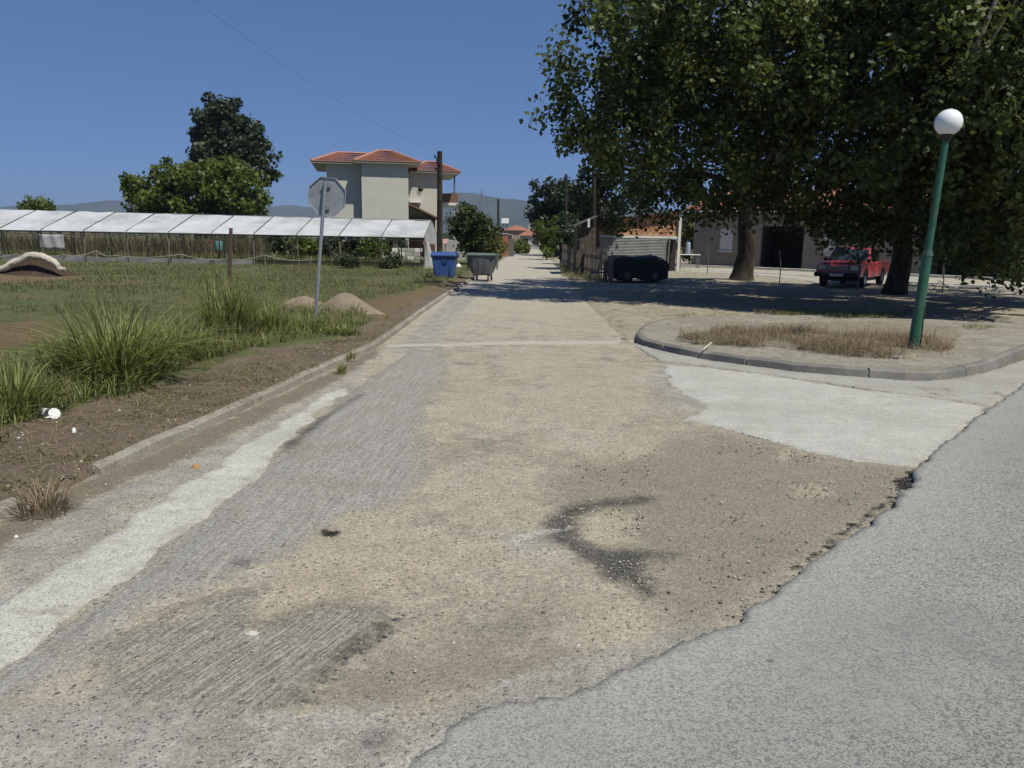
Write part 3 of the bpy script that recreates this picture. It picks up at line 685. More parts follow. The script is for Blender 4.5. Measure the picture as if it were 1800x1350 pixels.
tree('plane_tree', 'big leafy plane tree drooping low at the right edge behind the globe lamp', 'tree', (17.6, 22.5, 0), .4, 8.,
     [bl(1690, 80, 17.5, 1.9, 1.8, 1.8), bl(1700, 230, 18.5, 1.6, 1.6, 1.4), bl(1690, 340, 20, 1.5, 1.4, .9), bl(1770, 180, 17, 1.6, 1.7, 1.6), bl(1790, 320, 18, 1.5, 1.5, 1.2), bl(1760, 400, 21, 1.3, 1.3, .8), bl(1800, 430, 23, 1.5, 1.5, .7),
      bl(1860, 250, 17.5, 2, 2, 2), bl(1800, 20, 16.5, 2, 2, 1.8), bl(1720, -60, 18, 2.5, 2.2, 2), bl(1900, 60, 18, 2.5, 2.5, 2.5), bl(1660, 300, 23, 1.6, 1.5, 1.6), bl(1800, 490, 24.5, .8, .9, .35), bl(1780, 470, 20.5, .9, .9, .35), bl(1640, 430, 21, .8, .8, .4), bl(1760, 340, 17.5, 1.3, 1.2, .9), bl(1800, 440, 19, 1.2, 1.1, .5), bl(1700, 390, 18.5, 1.1, 1., .7), bl(1650, 350, 19.5, 1.1, 1., .8), bl(1735, 420, 19, 1., 1., .55), bl(1690, 420, 20, 1.1, 1., .6), bl(1745, 450, 21, 1.2, 1.1, .45), bl(1790, 380, 18.5, 1.2, 1.1, .8), bl(1650, 400, 22, .9, 1., .7), bl(1720, 300, 19, 1.6, 1.4, 1.), (17, 20, 11.5, 5, 4, 2), (18.5, 24., 8., 3., 2.6, 2.2), (19., 20., 8.5, 3., 2.6, 2.2), (20., 28., 8., 3., 2.6, 2.2)],  # closing blobs: unseen crown volume, added to darken the yard beneath
     760, 105, .128, LEAF, PALEBARK, 13, 'plane trees along the yard', 26, (.35, .7), (-1.8, -3.5))
_pl = [o for o in bpy.data.objects if o.name.startswith('plane_tree')][-1]
MB().tube([at(1660, 290, 18.2), at(1688, 150, 16.9), at(1722, 70, 16.6), at(1762, -30, 16.5)], [.09, .07, .055, .045], 8).build('limb', PALEBARK, _pl, True)
MB().tube([at(1698, 122, 16.8), at(1750, 60, 16.6), at(1800, -20, 16.4)], [.04, .03, .02], 7).build('limb', PALEBARK, _pl, True)
# trees behind the greenhouse
tree('poplar_tree', 'tall dark green tree rising behind the bright bush beyond the greenhouse', 'tree', (at(400, 420, 92).x, 92, 0), .45, 13,
     [bl(385, 215, 92, 2.7, 2.4, 3.0), bl(400, 245, 92, 3.9, 3.4, 3.6), bl(392, 285, 92, 3.9, 3.5, 3.6), bl(432, 275, 92, 2.7, 3, 3.4), bl(362, 260, 92, 1.6, 2, 3), bl(475, 292, 92, 1.4, 1.5, 1.4), bl(468, 312, 92, 1.2, 1.2, 1.), bl(400, 360, 92, 3, 3, 3)],
     330, 60, .42, LEAF2, BARK, 21, None, 12, (.6, 1.1))
tree('leafy_tree', 'broad bright green tree standing behind the greenhouse roof', 'tree', (at(350, 420, 74).x, 74, 0), .4, 5.5,
     [bl(350, 335, 74, 4.4, 3.5, 2.6), bl(270, 345, 74, 2.7, 2.6, 2.2), bl(430, 345, 74, 2.6, 2.6, 2.2), bl(300, 300, 74, 1.6, 1.8, 1.8), bl(390, 300, 74, 1.7, 1.8, 1.6), bl(340, 385, 74, 5.6, 3.5, 1.6)],
     250, 60, .36, LEAF3, BARK, 22, None, 8, (.55, 1.0))
tree('small_tree', 'small pale green treetop showing above the left end of the greenhouse', 'tree', (at(70, 420, 95).x, 95, 0), .25, 3.5,
     [bl(70, 362, 95, 1.7, 1.5, .9), bl(45, 368, 95, 1.1, 1., .6)], 40, 40, .3, LEAF3, BARK, 23, None, 5, (.4, .7))
# trees and bushes by the lane
tree('fig_tree', 'dark rounded tree by the lane behind the two waste containers', 'tree', base_at(828, 468), .14, 2.6,
     [bl(832, 388, 45, .9, 1.0, .8), bl(856, 404, 45, .75, .9, .7), bl(806, 392, 45, .6, .8, .7), bl(838, 425, 45, 1.1, 1., .7), bl(822, 372, 45, .45, .5, .45)], 85, 60, .15, LEAF5, BARK, 24, None, 8, (.3, .5))
tree('yellow_bush', 'yellow green bush right behind the grey metal waste container', 'bush', base_at(858, 462), .06, 1.,
     [bl(858, 428, 47, .9, .8, .55), bl(868, 440, 47, .7, .7, .6)], 50, 50, .14, LEAF4, BARK, 25, None, 5, (.22, .4))
tree('roadside_tree', 'large dark tree on the right side of the lane in the distance', 'tree', base_at(985, 447), .3, 6.5,
     [bl(975, 350, 76, 2.3, 2.2, 2.), bl(1000, 365, 76, 2.4, 2.2, 2.4), bl(960, 375, 77, 1.7, 1.8, 1.8), bl(1020, 385, 74, 1.8, 2, 2.), bl(990, 405, 75, 2.5, 2, 1.6)], 170, 60, .3, LEAF2, BARK, 26, None, 10, (.5, .85))
tree('slender_tree', 'slim trunked tree standing behind the small grey hut at the lane', 'tree', base_at(1048, 476), .15, 7.5,
     [bl(1055, 300, 42, 1.2, 1.2, 1.5), bl(1075, 345, 42, 1.3, 1.2, .9), bl(1035, 355, 43, .9, .9, .9), bl(1050, 385, 43, 1.2, 1., .5)], 70, 60, .19, LEAF2, BARK, 27, None, 10, (.35, .6))
for (px, py, Y, w, h, m, lab) in [(962, 405, 62, 1., 1., LEAF3, 'light green shrub at the foot of the large lane tree'), (1000, 425, 52, 1.2, .9, LEAF2, 'dark shrub leaning over the picket fence on the lane'),
                                  (972, 425, 70, .8, 1.1, LEAF4, 'pale dry shrub beside the far end of the picket fence'), (912, 432, 84, 1.2, .5, LEAF3, 'low light green bush at the far left end of the lane'), (1215, 400, 56, 1.5, 1.3, LEAF4, 'sunlit yellow green bush between brick shed and long house')]:
    c = at(px, py, Y)
    tree('shrub', lab, 'shrub', (c.x, Y, 0), .05, max(.4, c.z * .7), [(c.x, Y, c.z, w, w * .9, h), (c.x, Y, max(.4, c.z * .5), w * .8, w * .8, max(.4, c.z * .5))], 55, 45, .17, m, BARK, int(px), None, 5, (.25, .42))
# hedge bushes behind the right half of the greenhouse
HL = ['bright green shrub behind the greenhouse just right of the rusty stake', 'dark low shrub behind the greenhouse, first right of the stake shrub', 'dark tall shrub behind the greenhouse left of the stop sign', 'bright low shrub behind the greenhouse just left of the sign post', 'dark shrub behind the greenhouse just right of the sign post', 'tallest dark shrub behind the greenhouse below the house',
      'bright green shrub behind the greenhouse left of the block stack', 'dark shrub behind the right end of the greenhouse, beside the block stack']
for i, px in enumerate(range(415, 735, 40)):
    c = at(px, 437, 51 + (i % 3)); h = [1.7, 1.4, 1.8, 1.3, 1.6, 1.9, 1.5, 1.7][i]
    tree('hedge_shrub', HL[i], 'shrub', (c.x, c.y, 0), .05, h * .7, [(c.x, c.y, h * .55, .85, .8, h * .5)], 40, 45, .17, LEAF2 if i % 3 else LEAF3, BARK, 300 + i, 'shrubs behind the greenhouse', 4, (.25, .42))
for i, (px, lab) in enumerate([(612, 'grey green weed bush in front of the greenhouse, nearer the sign post'), (688, 'grey green weed bush at the right end of the greenhouse wall')]):
    c = at(px, 458, 37.6)
    tree('weed_bush', lab, 'bush', (c.x, c.y, 0.05), .03, .4, [(c.x, c.y, .4, .65, .5, .35)], 35, 45, .09, LEAF2, BARK, 330 + i, None, 4, (.15, .28))
# distant tree lines (a mass nobody can count)
def treeline(name, x0, x1, Y, h, n, m, seed):
    rg = np.random.default_rng(seed)
    xx = x0 + (x1 - x0) * rg.random(n); hh = h * (.5 + .7 * fbm(xx / 25, xx * 0, seed))
    cl = np.c_[xx, Y + rg.normal(size=n) * Y * .03, hh * rg.random(n) ** .6, np.full(n, h * .28)]
    V, Fc, tt = leaves(cl, 26, 1., h * .16, .6, rg)
    tag(mk(name, V, Fc, m, attrs={'tint': tt}), kind='stuff')
treeline('distant_woods', -330, 60, 330, 3.6, 900, LEAF2, 41)
treeline('distant_woods', -15, 40, 190, 3.0, 260, LEAF2, 42)
treeline('distant_woods', 30, 160, 130, 4.0, 520, LEAF2, 43)

# ------------------------------------------------------------------ grass
def blades(p, h, w, bend, nseg, rg, spread=None, dirs=None):
    n = len(p)
    a = rg.random(n) * 2 * math.pi if dirs is None else dirs
    dx, dy = np.cos(a), np.sin(a); sx, sy = -dy, dx
    tw = rg.random(n) * .8 - .4
    rows = []
    for i in range(nseg + 1):
        t = i / nseg; out = bend * h * t ** 1.9; up = h * (t - .45 * np.minimum(bend, 1.6) * t ** 2.6)
        ww = w * (1 - t ** 1.6) * (1 if i else .8) + .0006
        cx_, cy_, cz_ = p[:, 0] + dx * out, p[:, 1] + dy * out, p[:, 2] + up
        rows.append(np.stack([cx_ - sx * ww, cy_ - sy * ww, cz_ + tw * ww, cx_ + sx * ww, cy_ + sy * ww, cz_ - tw * ww], 1).reshape(n, 2, 3))
    V = np.stack(rows, 1).reshape(-1, 3); st = 2 * (nseg + 1); b = np.arange(n) * st
    Fc = np.concatenate([np.stack([b + 2 * i, b + 2 * i + 1, b + 2 * i + 3, b + 2 * i + 2], 1) for i in range(nseg)])
    return V, Fc, st
def inpoly(poly, n, rg, wfun=None):
    poly = np.array(poly); lo, hi = poly.min(0), poly.max(0); out = []
    while sum(map(len, out)) < n:
        q = lo + (hi - lo) * rg.random((n * 3, 2))
        k = sdf(q[:, 0], q[:, 1], poly) > 0
        if wfun is not None: k &= rg.random(len(q)) < wfun(q[:, 0], q[:, 1])
        out.append(q[k])
    return np.concatenate(out)[:n]
def fieldz(x, y): return .12 + (fbm(x * .5, y * .5, 51) - .5) * .12 + (fbm(x * 3, y * 3, 52) - .5) * .06
rg = np.random.default_rng(77)
# turf of the field
poly = [(p[0] + .3, p[1]) for p in fe[1:-1]] + [(-2.2, 40), (-32, 40), (-15, 7)]
q = inpoly(poly, 70000, rg, lambda x, y: np.clip(1.5 * (9 / np.maximum(y, 5)) ** 1.1, 0, 1) * np.clip((fbm(x * .7, y * .7, 91) - .33) * 6, .04, 1) * (np.maximum(sdf(x, y, bare), sdf(x, y, bare3)) < -.1))
sc_ = np.clip(q[:, 1] / 12, .8, 2.6)
h = (.05 + .13 * rg.random(len(q)) ** 1.6) * (.6 + .9 * fbm(q[:, 0], q[:, 1], 95)) * np.clip(sc_, 1, 1.5)
V, Fc, st = blades(np.c_[q, fieldz(q[:, 0], q[:, 1]) - .02], h, .004 * sc_, .3 + rg.random(len(q)), 2, rg)
tag(mk('grass', V, Fc, TURF, attrs={'tint': np.repeat(rg.random(len(q)) * .8, st)}), kind='stuff')
# rough grass along the edge of the verge
poly = G([(-60, 775), (60, 745), (130, 715), (240, 690), (330, 650), (440, 615), (560, 588), (640, 570), (640, 545), (560, 540), (470, 545), (330, 575), (200, 600), (100, 620), (-60, 680)], .1)
q = inpoly(poly, 9500, rg, lambda x, y: np.clip((fbm(x * 1.3, y * 1.3, 97) - .25) * 4, .06, 1))
h = (.10 + .32 * rg.random(len(q)) ** 1.3) * (.5 + fbm(q[:, 0] * .8, q[:, 1] * .8, 98))
V, Fc, st = blades(np.c_[q, fieldz(q[:, 0], q[:, 1]) - .03], h, .0045 + .004 * rg.random(len(q)), .3 + .9 * rg.random(len(q)), 3, rg)
tag(mk('rough_grass', V, Fc, GRASS, attrs={'tint': np.repeat(rg.random(len(q)) * .9, st)}), kind='stuff')
q = inpoly(poly, 1300, rg, lambda x, y: np.clip((fbm(x * 1.3, y * 1.3, 98) - .35) * 4, .05, 1))
V, Fc, st = blades(np.c_[q, fieldz(q[:, 0], q[:, 1]) - .03], .15 + .5 * rg.random(len(q)) ** 1.5, .0018 + .002 * rg.random(len(q)), .2 + .9 * rg.random(len(q)), 3, rg)
tag(mk('dry_stems', V, Fc, DRY, attrs={'tint': np.repeat(.3 + .7 * rg.random(len(q)), st)}), kind='stuff')
# sparse weeds on the verge soil
poly = vl[2:12] + G([(560, 600), (300, 670), (0, 765), (-120, 800)], .1).tolist()
q = inpoly(poly, 2600, rg, lambda x, y: np.clip((fbm(x * 2.2, y * 2.2, 101) - .47) * 9, .02, 1))
h = .03 + .07 * rg.random(len(q)) ** 2
V, Fc, st = blades(np.c_[q, vergez(q[:, 0], q[:, 1]) - .01], h, .003 + .003 * rg.random(len(q)), .6 + rg.random(len(q)), 2, rg)
tag(mk('verge_weeds', V, Fc, TURF, attrs={'tint': np.repeat(rg.random(len(q)), st)}), kind='stuff')
q = inpoly(poly, 2600, rg)
V, Fc, st = blades(np.c_[q, vergez(q[:, 0], q[:, 1]) + .004], .02 + .07 * rg.random(len(q)), .0015 + .0015 * rg.random(len(q)), 1.3 + 1.5 * rg.random(len(q)), 2, rg)
tag(mk('straw_litter', V, Fc, DRY, attrs={'tint': np.repeat(rg.random(len(q)), st)}), kind='stuff')
def clump(label, px, py, h, n, r, bend, wid=.0105, m=None, z=.1, seed=0, name='reed_clump', cat='grass clump', group=None):
    rg = np.random.default_rng(500 + seed); x, y = g(px, py, z)
    rr = r * .55 * rg.random(n) ** .7; a = rg.random(n) * 2 * math.pi
    p = np.c_[x + rr * np.cos(a), y + rr * np.sin(a), np.full(n, z - .03)]
    hh = h * (.45 + .6 * rg.random(n) ** .8); bb = bend * (.25 + 1.1 * rg.random(n))
    V, Fc, st = blades(p, hh, wid * (.6 + .7 * rg.random(n)), bb, 5, rg, dirs=a + rg.normal(size=n) * .5)
    t = thing(name, label, cat, (x, y, z), 0, group)
    mk('blades', V, Fc, m or GRASS, t, smooth=True, attrs={'tint': np.repeat(np.clip(rg.random(n), 0, 1), st)})
    return t
clump('widest arching clump of tall green reed grass on the left verge', 205, 672, 1.1, 520, .8, .95, seed=1)
clump('upright tall green grass clump in front of the rusty stake', 402, 600, 1.25, 330, .6, .55, seed=2)
clump('low spreading green grass clump at the left edge by the white cup', 20, 735, .62, 240, .5, .6, seed=3)
clump('mid height green grass clump between the two tall clumps', 310, 632, .72, 320, .8, .8, seed=4)
clump('short green grass clump just left of the stop sign post', 470, 585, .6, 220, .5, .5, seed=5)
clump('small green grass tuft left of the widest clump', 110, 665, .6, 170, .4, .5, seed=6)
clump('green weeds round the foot of the stop sign post', 556, 578, .33, 240, .7, .7, seed=7, name='weed_clump')
clump('low green weed patch right of the stop sign post', 600, 585, .22, 160, .6, .8, seed=8, name='weed_clump')
clump('grey dry weed clump in the gap between the left kerb pieces', 78, 893, .24, 190, .26, .8, wid=.003, m=DRY, z=.03, seed=9, name='dry_weed', cat='weed')
clump('green weed growing from the gutter near the kerb', 600, 652, .2, 50, .12, .5, wid=.004, z=.02, seed=10, name='gutter_weed', cat='weed')
clump('small weed at the edge of the kerb, nearer the sand heap', 617, 628, .2, 40, .1, .5, wid=.004, z=.05, seed=11, name='gutter_weed', cat='weed')
# dry grass in the island bed
dz = lambda x, y: .125 + (fbm(x * 1.5, y * 1.5, 72) - .5) * .06
poly = G([(1190, 590), (1290, 578), (1400, 580), (1560, 588), (1690, 596), (1665, 618), (1560, 628), (1470, 622), (1380, 612), (1290, 604), (1220, 600)], .12)
q = inpoly(poly, 12000, rg, lambda x, y: np.clip((fbm(x * 1.9, y * 1.9, 111) - .36) * 7, .06, 1))
h = (.05 + .30 * rg.random(len(q)) ** 2.2) * (.4 + 1.2 * fbm(q[:, 0] * 1.2, q[:, 1] * 1.2, 112))
V, Fc, st = blades(np.c_[q, dz(q[:, 0], q[:, 1]) - .02], h, .0018 + .0022 * rg.random(len(q)), .3 + 1.5 * rg.random(len(q)), 3, rg)
tag(mk('dry_grass', V, Fc, DRY, attrs={'tint': np.repeat(rg.random(len(q)) ** 1.2, st)}), kind='stuff')
poly = G([(1170, 556), (1280, 548), (1400, 545), (1700, 556), (1760, 575), (1700, 592), (1690, 572), (1400, 560)], .05)
q = inpoly(poly, 3500, rg, lambda x, y: np.clip((fbm(x * 1.1, y * 1.1, 117) - .45) * 8, .02, 1))
V, Fc, st = blades(np.c_[q, np.full(len(q), .04)], .05 + .1 * rg.random(len(q)), .004 + .003 * rg.random(len(q)), .4 + rg.random(len(q)), 2, rg)
tag(mk('yard_grass', V, Fc, TURF, attrs={'tint': np.repeat(.4 + .6 * rg.random(len(q)), st)}), kind='stuff')
# grass strips at the greenhouse, fence foot and lane edges
def strip(name, poly, n, hmax, m, z, w=.008, seed=0):
    rg = np.random.default_rng(900 + seed); q = inpoly(poly, n, rg)
    V, Fc, st = blades(np.c_[q, np.full(n, z)], hmax * (.3 + .7 * rg.random(n)), w * (.6 + .8 * rg.random(n)), .2 + .8 * rg.random(n), 2, rg)
    tag(mk(name, V, Fc, m, attrs={'tint': np.repeat(rg.random(n), st)}), kind='stuff')
strip('greenhouse_weeds', [(-34, 45.5), (-5, 45.5), (-5, 47.2), (-34, 47.2)], 5000, .75, TURF, 0, .014, 1)
strip('lane_grass', G([(985, 487), (1010, 492), (1060, 497), (1058, 486), (1020, 480), (1000, 470), (985, 468)]), 1500, .3, TURF, 0, .008, 2)
strip('lane_grass', G([(800, 478), (830, 470), (880, 455), (900, 440), (880, 440), (800, 468), (770, 480)]), 2200, .28, TURF, .03, .009, 3)

# ------------------------------------------------------------------ stop sign, lamp, stake, poles
GALV = plain('galvanised_steel', (.30, .315, .33), .42, 9, .16, .1, .55)
ALU = plain('aluminium_back', (.34, .36, .38), .5, 4, .14, .08, .35, dirt=(.27, .28, .29))
SIGNRED = plain('sign_red', (.45, .02, .02), .4, 5, .08, .05)
WHITE = plain('white_paint', (.72, .72, .70), .5, 4, .08, .06)
BLACK = plain('black_plastic', (.018, .018, .02), .5, 6, .2, .06)
RUBBER = plain('tyre_rubber', (.022, .022, .022), .8, 8, .2, .1)
b0 = Vector((*g(552, 571, .1), .0)); tp = at(572, 318, b0.y + .15)
t = thing('stop_sign', 'grey back of an octagonal road sign on a leaning steel post', 'road sign', b0)
MB().tube([b0 - Vector((0, 0, .1)), b0.lerp(tp, .5), tp], .032, 12).build('post', GALV, t, True)
pc = at(575, 346, b0.y + .20); R_ = .36
oct_ = [(math.cos(math.radians(22.5 + 45 * k)), math.sin(math.radians(22.5 + 45 * k))) for k in range(8)]
tilt = math.atan2(tp.x - b0.x, tp.z - b0.z)
def opt(p, r, y):
    x, z = p[0] * r, p[1] * r; x, z = x * math.cos(tilt) + z * math.sin(tilt), -x * math.sin(tilt) + z * math.cos(tilt)
    return (pc.x + x + y * .12, pc.y + y - x * .12, pc.z + z)
m = MB(); m.prism(oct_, lambda p: opt(p, R_, 0), lambda p: opt(p, R_, .004)); pl = m.build('plate', ALU, t)
m = MB()
for k in range(8):                               # folded rim of the plate
    a, b = oct_[k], oct_[(k + 1) % 8]
    m.prism([a, b, (b[0] * .965, b[1] * .965), (a[0] * .965, a[1] * .965)], lambda p: opt(p, R_ * 1.004, -.02), lambda p: opt(p, R_ * 1.004, .006))
m.build('rim', ALU, pl)
m = MB(); m.prism(oct_, lambda p: opt(p, R_ * .985, .0065), lambda p: opt(p, R_ * .985, .008)); m.build('face', SIGNRED, t)
for dz_ in (.2, -.18):
    c = opt((0, dz_ / R_), R_, -.02)
    MB().box((c[0] - .01, c[1] - .015, c[2]), (.16, .02, .03)).build('clamp', GALV, t)

GREEN = plain('green_lamp_paint', (.024, .10, .06), .45, 7, .3, .2, dirt=(.05, .085, .055))
lb = Vector((*g(1604, 612, .12), .1)); lt = at(1664, 236, lb.y)
t = thing('street_lamp', 'leaning green lamp post with a white globe on the dry grass island', 'lamp post', lb)
mid = lb.lerp(lt, .455)
MB().tube([lb - Vector((0, 0, .1)), mid], [.078, .07], 16).build('base_pole', GREEN, t, True)
MB().lathe([(0, 0), (.15, 0), (.15, .012), (.09, .02), (.085, .06), (.078, .065)], lb + Vector((0, 0, -.01)), 18).build('base_plate', plain('rusty_plate', (.10, .075, .05), .8, 9, .3, .3), t)
MB().tube([mid, lb.lerp(lt, .985)], [.052, .047], 16).build('pole', GREEN, t, True)
m = MB()
for f_, r_ in ((.449, .079), (.458, .074), (.467, .06)):
    m.tube([lb.lerp(lt, f_), lb.lerp(lt, f_ + .005)], r_, 16)
m.build('ring', plain('ring_paint', (.12, .2, .16), .4), t, True)
ax = (lt - lb).normalized()
m = MB(); m.tube([lt - ax * .10, lt - ax * .02, lt], [.05, .085, .09], 16); m.build('globe_holder', BLACK, t, True)
gb = N('opal_globe', .25, .5); gb.b.inputs['Subsurface Weight'].default_value = .25; gb.b.inputs['Subsurface Radius'].default_value = (.1, .1, .1); gb.done((.78, .79, .80))
gc = lt + ax * .165; m = MB(); m.lathe([(.19 * math.sin(math.radians(k)), -.19 * math.cos(math.radians(k))) for k in range(20, 181, 8)], gc, 28); m.build('globe', gb.m, t, True)
hb = lb.lerp(lt, .2); MB().box(hb + Vector((.065, -.02, -.04)), (.05, .06, .2), 0, .008).build('cable_box', BLACK, t)
MB().tube([hb + Vector((.075, -.02, -.12)), hb + Vector((.09, 0, -.4)), lb + Vector((.12, .02, .05))], .012, 6).build('cable', BLACK, t)

s0 = Vector((*g(399, 545, .1), .05)); s1 = at(406, 401, s0.y)
t = MB().tube([s0, s0.lerp(s1, .5) + Vector((.015, 0, 0)), s1], [.042, .04, .038], 8).build('stake', plain('rusty_wood', (.09, .055, .042), .85, 9, .3, .4), None, True)
tag(t, 'rusty brown stake standing up behind the upright grass clump', 'stake')

def pole(name, label, px, ptop, pbase, r, m, group=None, Y=None, arm=False, cat='utility pole'):
    if Y is None: bx, by = g(px, pbase)
    else: by = Y; bx = at(px, pbase, Y).x
    tpz = at(px, ptop, by)
    t = thing(name, label, cat, (bx, by, 0), 0, group)
    MB().tube([(bx, by, -.2), (bx + (tpz.x - bx) * .5, by, tpz.z * .5), (tpz.x, by, tpz.z)], [r, r * .9, r * .78], 10).build('shaft', m, t, True)
    if arm:
        for dz_, dx in ((.25, -.12), (.55, .0), (.75, -.1)):
            m_ = MB(); m_.tube([(tpz.x + dx * .6, by, tpz.z - dz_), (tpz.x + dx - .06, by - .05, tpz.z - dz_)], .02, 6); m_.lathe([(0, -.05), (.035, -.05), (.045, 0), (.03, .05), (0, .06)], (tpz.x + dx - .07, by - .05, tpz.z - dz_ + .04), 8)
            m_.build('insulator', BLACK, t)
        MB().box((tpz.x - .05, by - .14, tpz.z - .42), (.16, .1, .26), 0, .01).build('junction_box', BLACK, t)
    return t, tpz
_, pt_ = pole('utility_pole', 'dark wooden utility pole rising behind the blue waste container', 773, 266, 487, .13, DWOOD, arm=True)
pole('utility_pole', 'thin far pole against the mountain, left of the darker far pole', 847, 332, 440, .09, GALV, None, 95)
pole('utility_pole', 'dark far pole against the mountain beside the white billboard', 876, 350, 436, .14, DWOOD, None, 88)
pole('utility_pole', 'wooden pole standing among the dark trees right of the lane', 995, 306, 446, .13, DWOOD, None, 68)
pole('utility_pole', 'dark pole rising through the slim tree by the grey hut', 1044, 300, 480, .12, DWOOD, None, 40.5)
c0 = pt_; c1 = Vector((-7.5, 3.5, 7.6)); cab = [c0.lerp(c1, i / 24) - Vector((0, 0, .9 * 4 * (i / 24) * (1 - i / 24))) for i in range(25)]
tag(MB().tube(cab, .0035, 5).build('overhead_cable', plain('cable_grey', (.16, .19, .24), .6), None, True), 'thin overhead cable running from the dark pole up to the left', 'cable')

# ------------------------------------------------------------------ greenhouse
PLASTIC = N('greenhouse_plastic', .35, .4)
_v = PLASTIC.pos; _c = PLASTIC.var(PLASTIC.mix(PLASTIC.rng(PLASTIC.noise(.45, 5, .65), .45, .7), (.84, .85, .87), (.58, .59, .58)), PLASTIC.noise(1.7, 6, .65), .8, 1.1); PLASTIC.done(_c, PLASTIC.bump(PLASTIC.noise(2.2, 3, .5, PLASTIC.scaled(_v, (2.5, .6, 1))), .35, .05))
_tr = PLASTIC.new('ShaderNodeBsdfTranslucent'); _tr.inputs[0].default_value = (.7, .72, .75, 1); _mx = PLASTIC.new('ShaderNodeMixShader'); _mx.inputs[0].default_value = .35
PLASTIC.t.links.new(PLASTIC.b.outputs[0], _mx.inputs[1]); PLASTIC.t.links.new(_tr.outputs[0], _mx.inputs[2]); PLASTIC.t.links.new(_mx.outputs[0], PLASTIC.t.nodes['Material Output'].inputs[0])
STEEL = plain('old_steel_tube', (.14, .135, .125), .6, 8, .25, .15, .3)
DSTEEL = plain('dark_batten', (.05, .05, .052), .7, 6)
GREYSHEET = plain('grey_sheet', (.20, .20, .195), .6, 1.5, .2, .2, dirt=(.16, .15, .12))
gY, gR, gB = 38.6, 41.9, 45.2
xr = at(746, 440, gY).x; step = 2.09; nb_ = 15; xl = xr - step * nb_
ez = lambda x: float(np.interp(x, [at(0, 402, gY).x, at(742, 416, gY).x], [at(0, 402, gY).z, at(742, 416, gY).z]))
rz_ = lambda x: float(np.interp(x, [at(0, 368, gR).x, at(740, 388, gR).x], [at(0, 368, gR).z, at(740, 388, gR).z]))
gh = thing('greenhouse', 'long low field greenhouse with a white plastic roof and open sides', 'greenhouse', (xr, gY, 0))
for i in range(nb_):
    a, b = xl + i * step, xl + (i + 1) * step; nu, nv = 8, 9
    for side, (Y0, Y1) in enumerate(((gY, gR), (gB, gR))):
        V = []
        for v in range(nv):
            for u_ in range(nu):
                fx, fv = u_ / (nu - 1), v / (nv - 1); x = a + .012 + (step - .024) * fx
                z = ez(x) * (1 - fv) + rz_(x) * fv
                sag = .075 * math.sin(math.pi * fx) * math.sin(math.pi * min(1, .1 + fv)) + .02 * math.sin(9 * fx + i) * math.sin(5 * fv + i * 2)
                V.append((x, Y0 + (Y1 - Y0) * fv - (.10 if side == 0 and v == 0 else 0), z - sag - (.06 if v == 0 else 0)))
        Fc = [(v * nu + q, v * nu + q + 1, (v + 1) * nu + q + 1, (v + 1) * nu + q) for v in range(nv - 1) for q in range(nu - 1)]
        mk('roof_panel', V, Fc, PLASTIC.m, gh, smooth=True)
for i in range(nb_ + 1):
    x = xl + i * step; rx_ = random.uniform(-.1, .1)
    MB().tube([(x, gY, ez(x) + .0), (x, gR, rz_(x) + .03), (x, gB, ez(x))], .022, 6).build('rafter', DSTEEL, gh)
    for Y0 in (gY, gB): MB().tube([(x + rx_, Y0, -.1), (x, Y0, ez(x) - .03)], .038 if i % 2 else .03, 7).build('post', WOOD if i % 2 else STEEL, gh)
    if i % 2 == 0: MB().tube([(x + random.uniform(.3, 1.5), gR, -.1), (x, gR, rz_(x))], .035, 7).build('post', WOOD, gh)
    x2 = x + random.uniform(.6, 1.4)
    if i < nb_: MB().tube([(x2 + rx_, gR + 1.2, -.1), (x2, gR + 1.2, ez(x2) + .4)], .025, 6).build('inner_stake', WOOD, gh)
MB().tube([(xl, gY - .11, ez(xl) - .07), (xr, gY - .11, ez(xr) - .07)], .035, 8).build('eave_bar', DSTEEL, gh)
MB().tube([(xl, gY - .05, ez(xl) - .20), (xr, gY - .05, ez(xr) - .20)], .018, 6).build('eave_wire', GALV, gh)
MB().tube([(xl, gR, rz_(xl) + .02), (xr, gR, rz_(xr) + .02)], .03, 8).build('ridge_bar', GALV, gh)
for i in range(nb_ - 4):                      # low grey side sheets between the posts
    a, b = xl + i * step, xl + (i + 1) * step
    zt = .52 - .012 * i; V = []; nu = 6
    for q in range(nu):
        f_ = q / (nu - 1); x = a + .03 + (step - .06) * f_; zz = zt - .05 * math.sin(math.pi * f_) + random.uniform(-.015, .015)
        V += [(x, gY + .06, -.05), (x, gY + .05 + .02 * math.sin(7 * f_), zz * .5), (x, gY + .05, zz)]
    Fc = [(q * 3 + k, q * 3 + 3 + k, q * 3 + 4 + k, q * 3 + 1 + k) for q in range(nu - 1) for k in range(2)]
    mk('side_sheet', V, Fc, GREYSHEET, gh)
m = MB()                                       # end gable: gathered plastic at the near corner, bare frame above
V = []
for k in range(9):
    z = k / 8; w = .10 + .10 * (1 - z)
    V += [(xr + .02, gY - .12 + .02 * k % 2, z * 1.4), (xr + .25 * (1 - z) + .1, gY - .05, z * 1.4), (xr + .30 * (1 - z) + w + .1, gY + .1, z * 1.4), (xr + .12, gY + .35, z * 1.4)]
Fc = [(k * 4 + j, k * 4 + (j + 1) % 4, k * 4 + 4 + (j + 1) % 4, k * 4 + 4 + j) for k in range(8) for j in range(4)]
mk('end_curtain', V, Fc, plain('dull_plastic', (.36, .36, .35), .6, 2, .2, .2), gh)
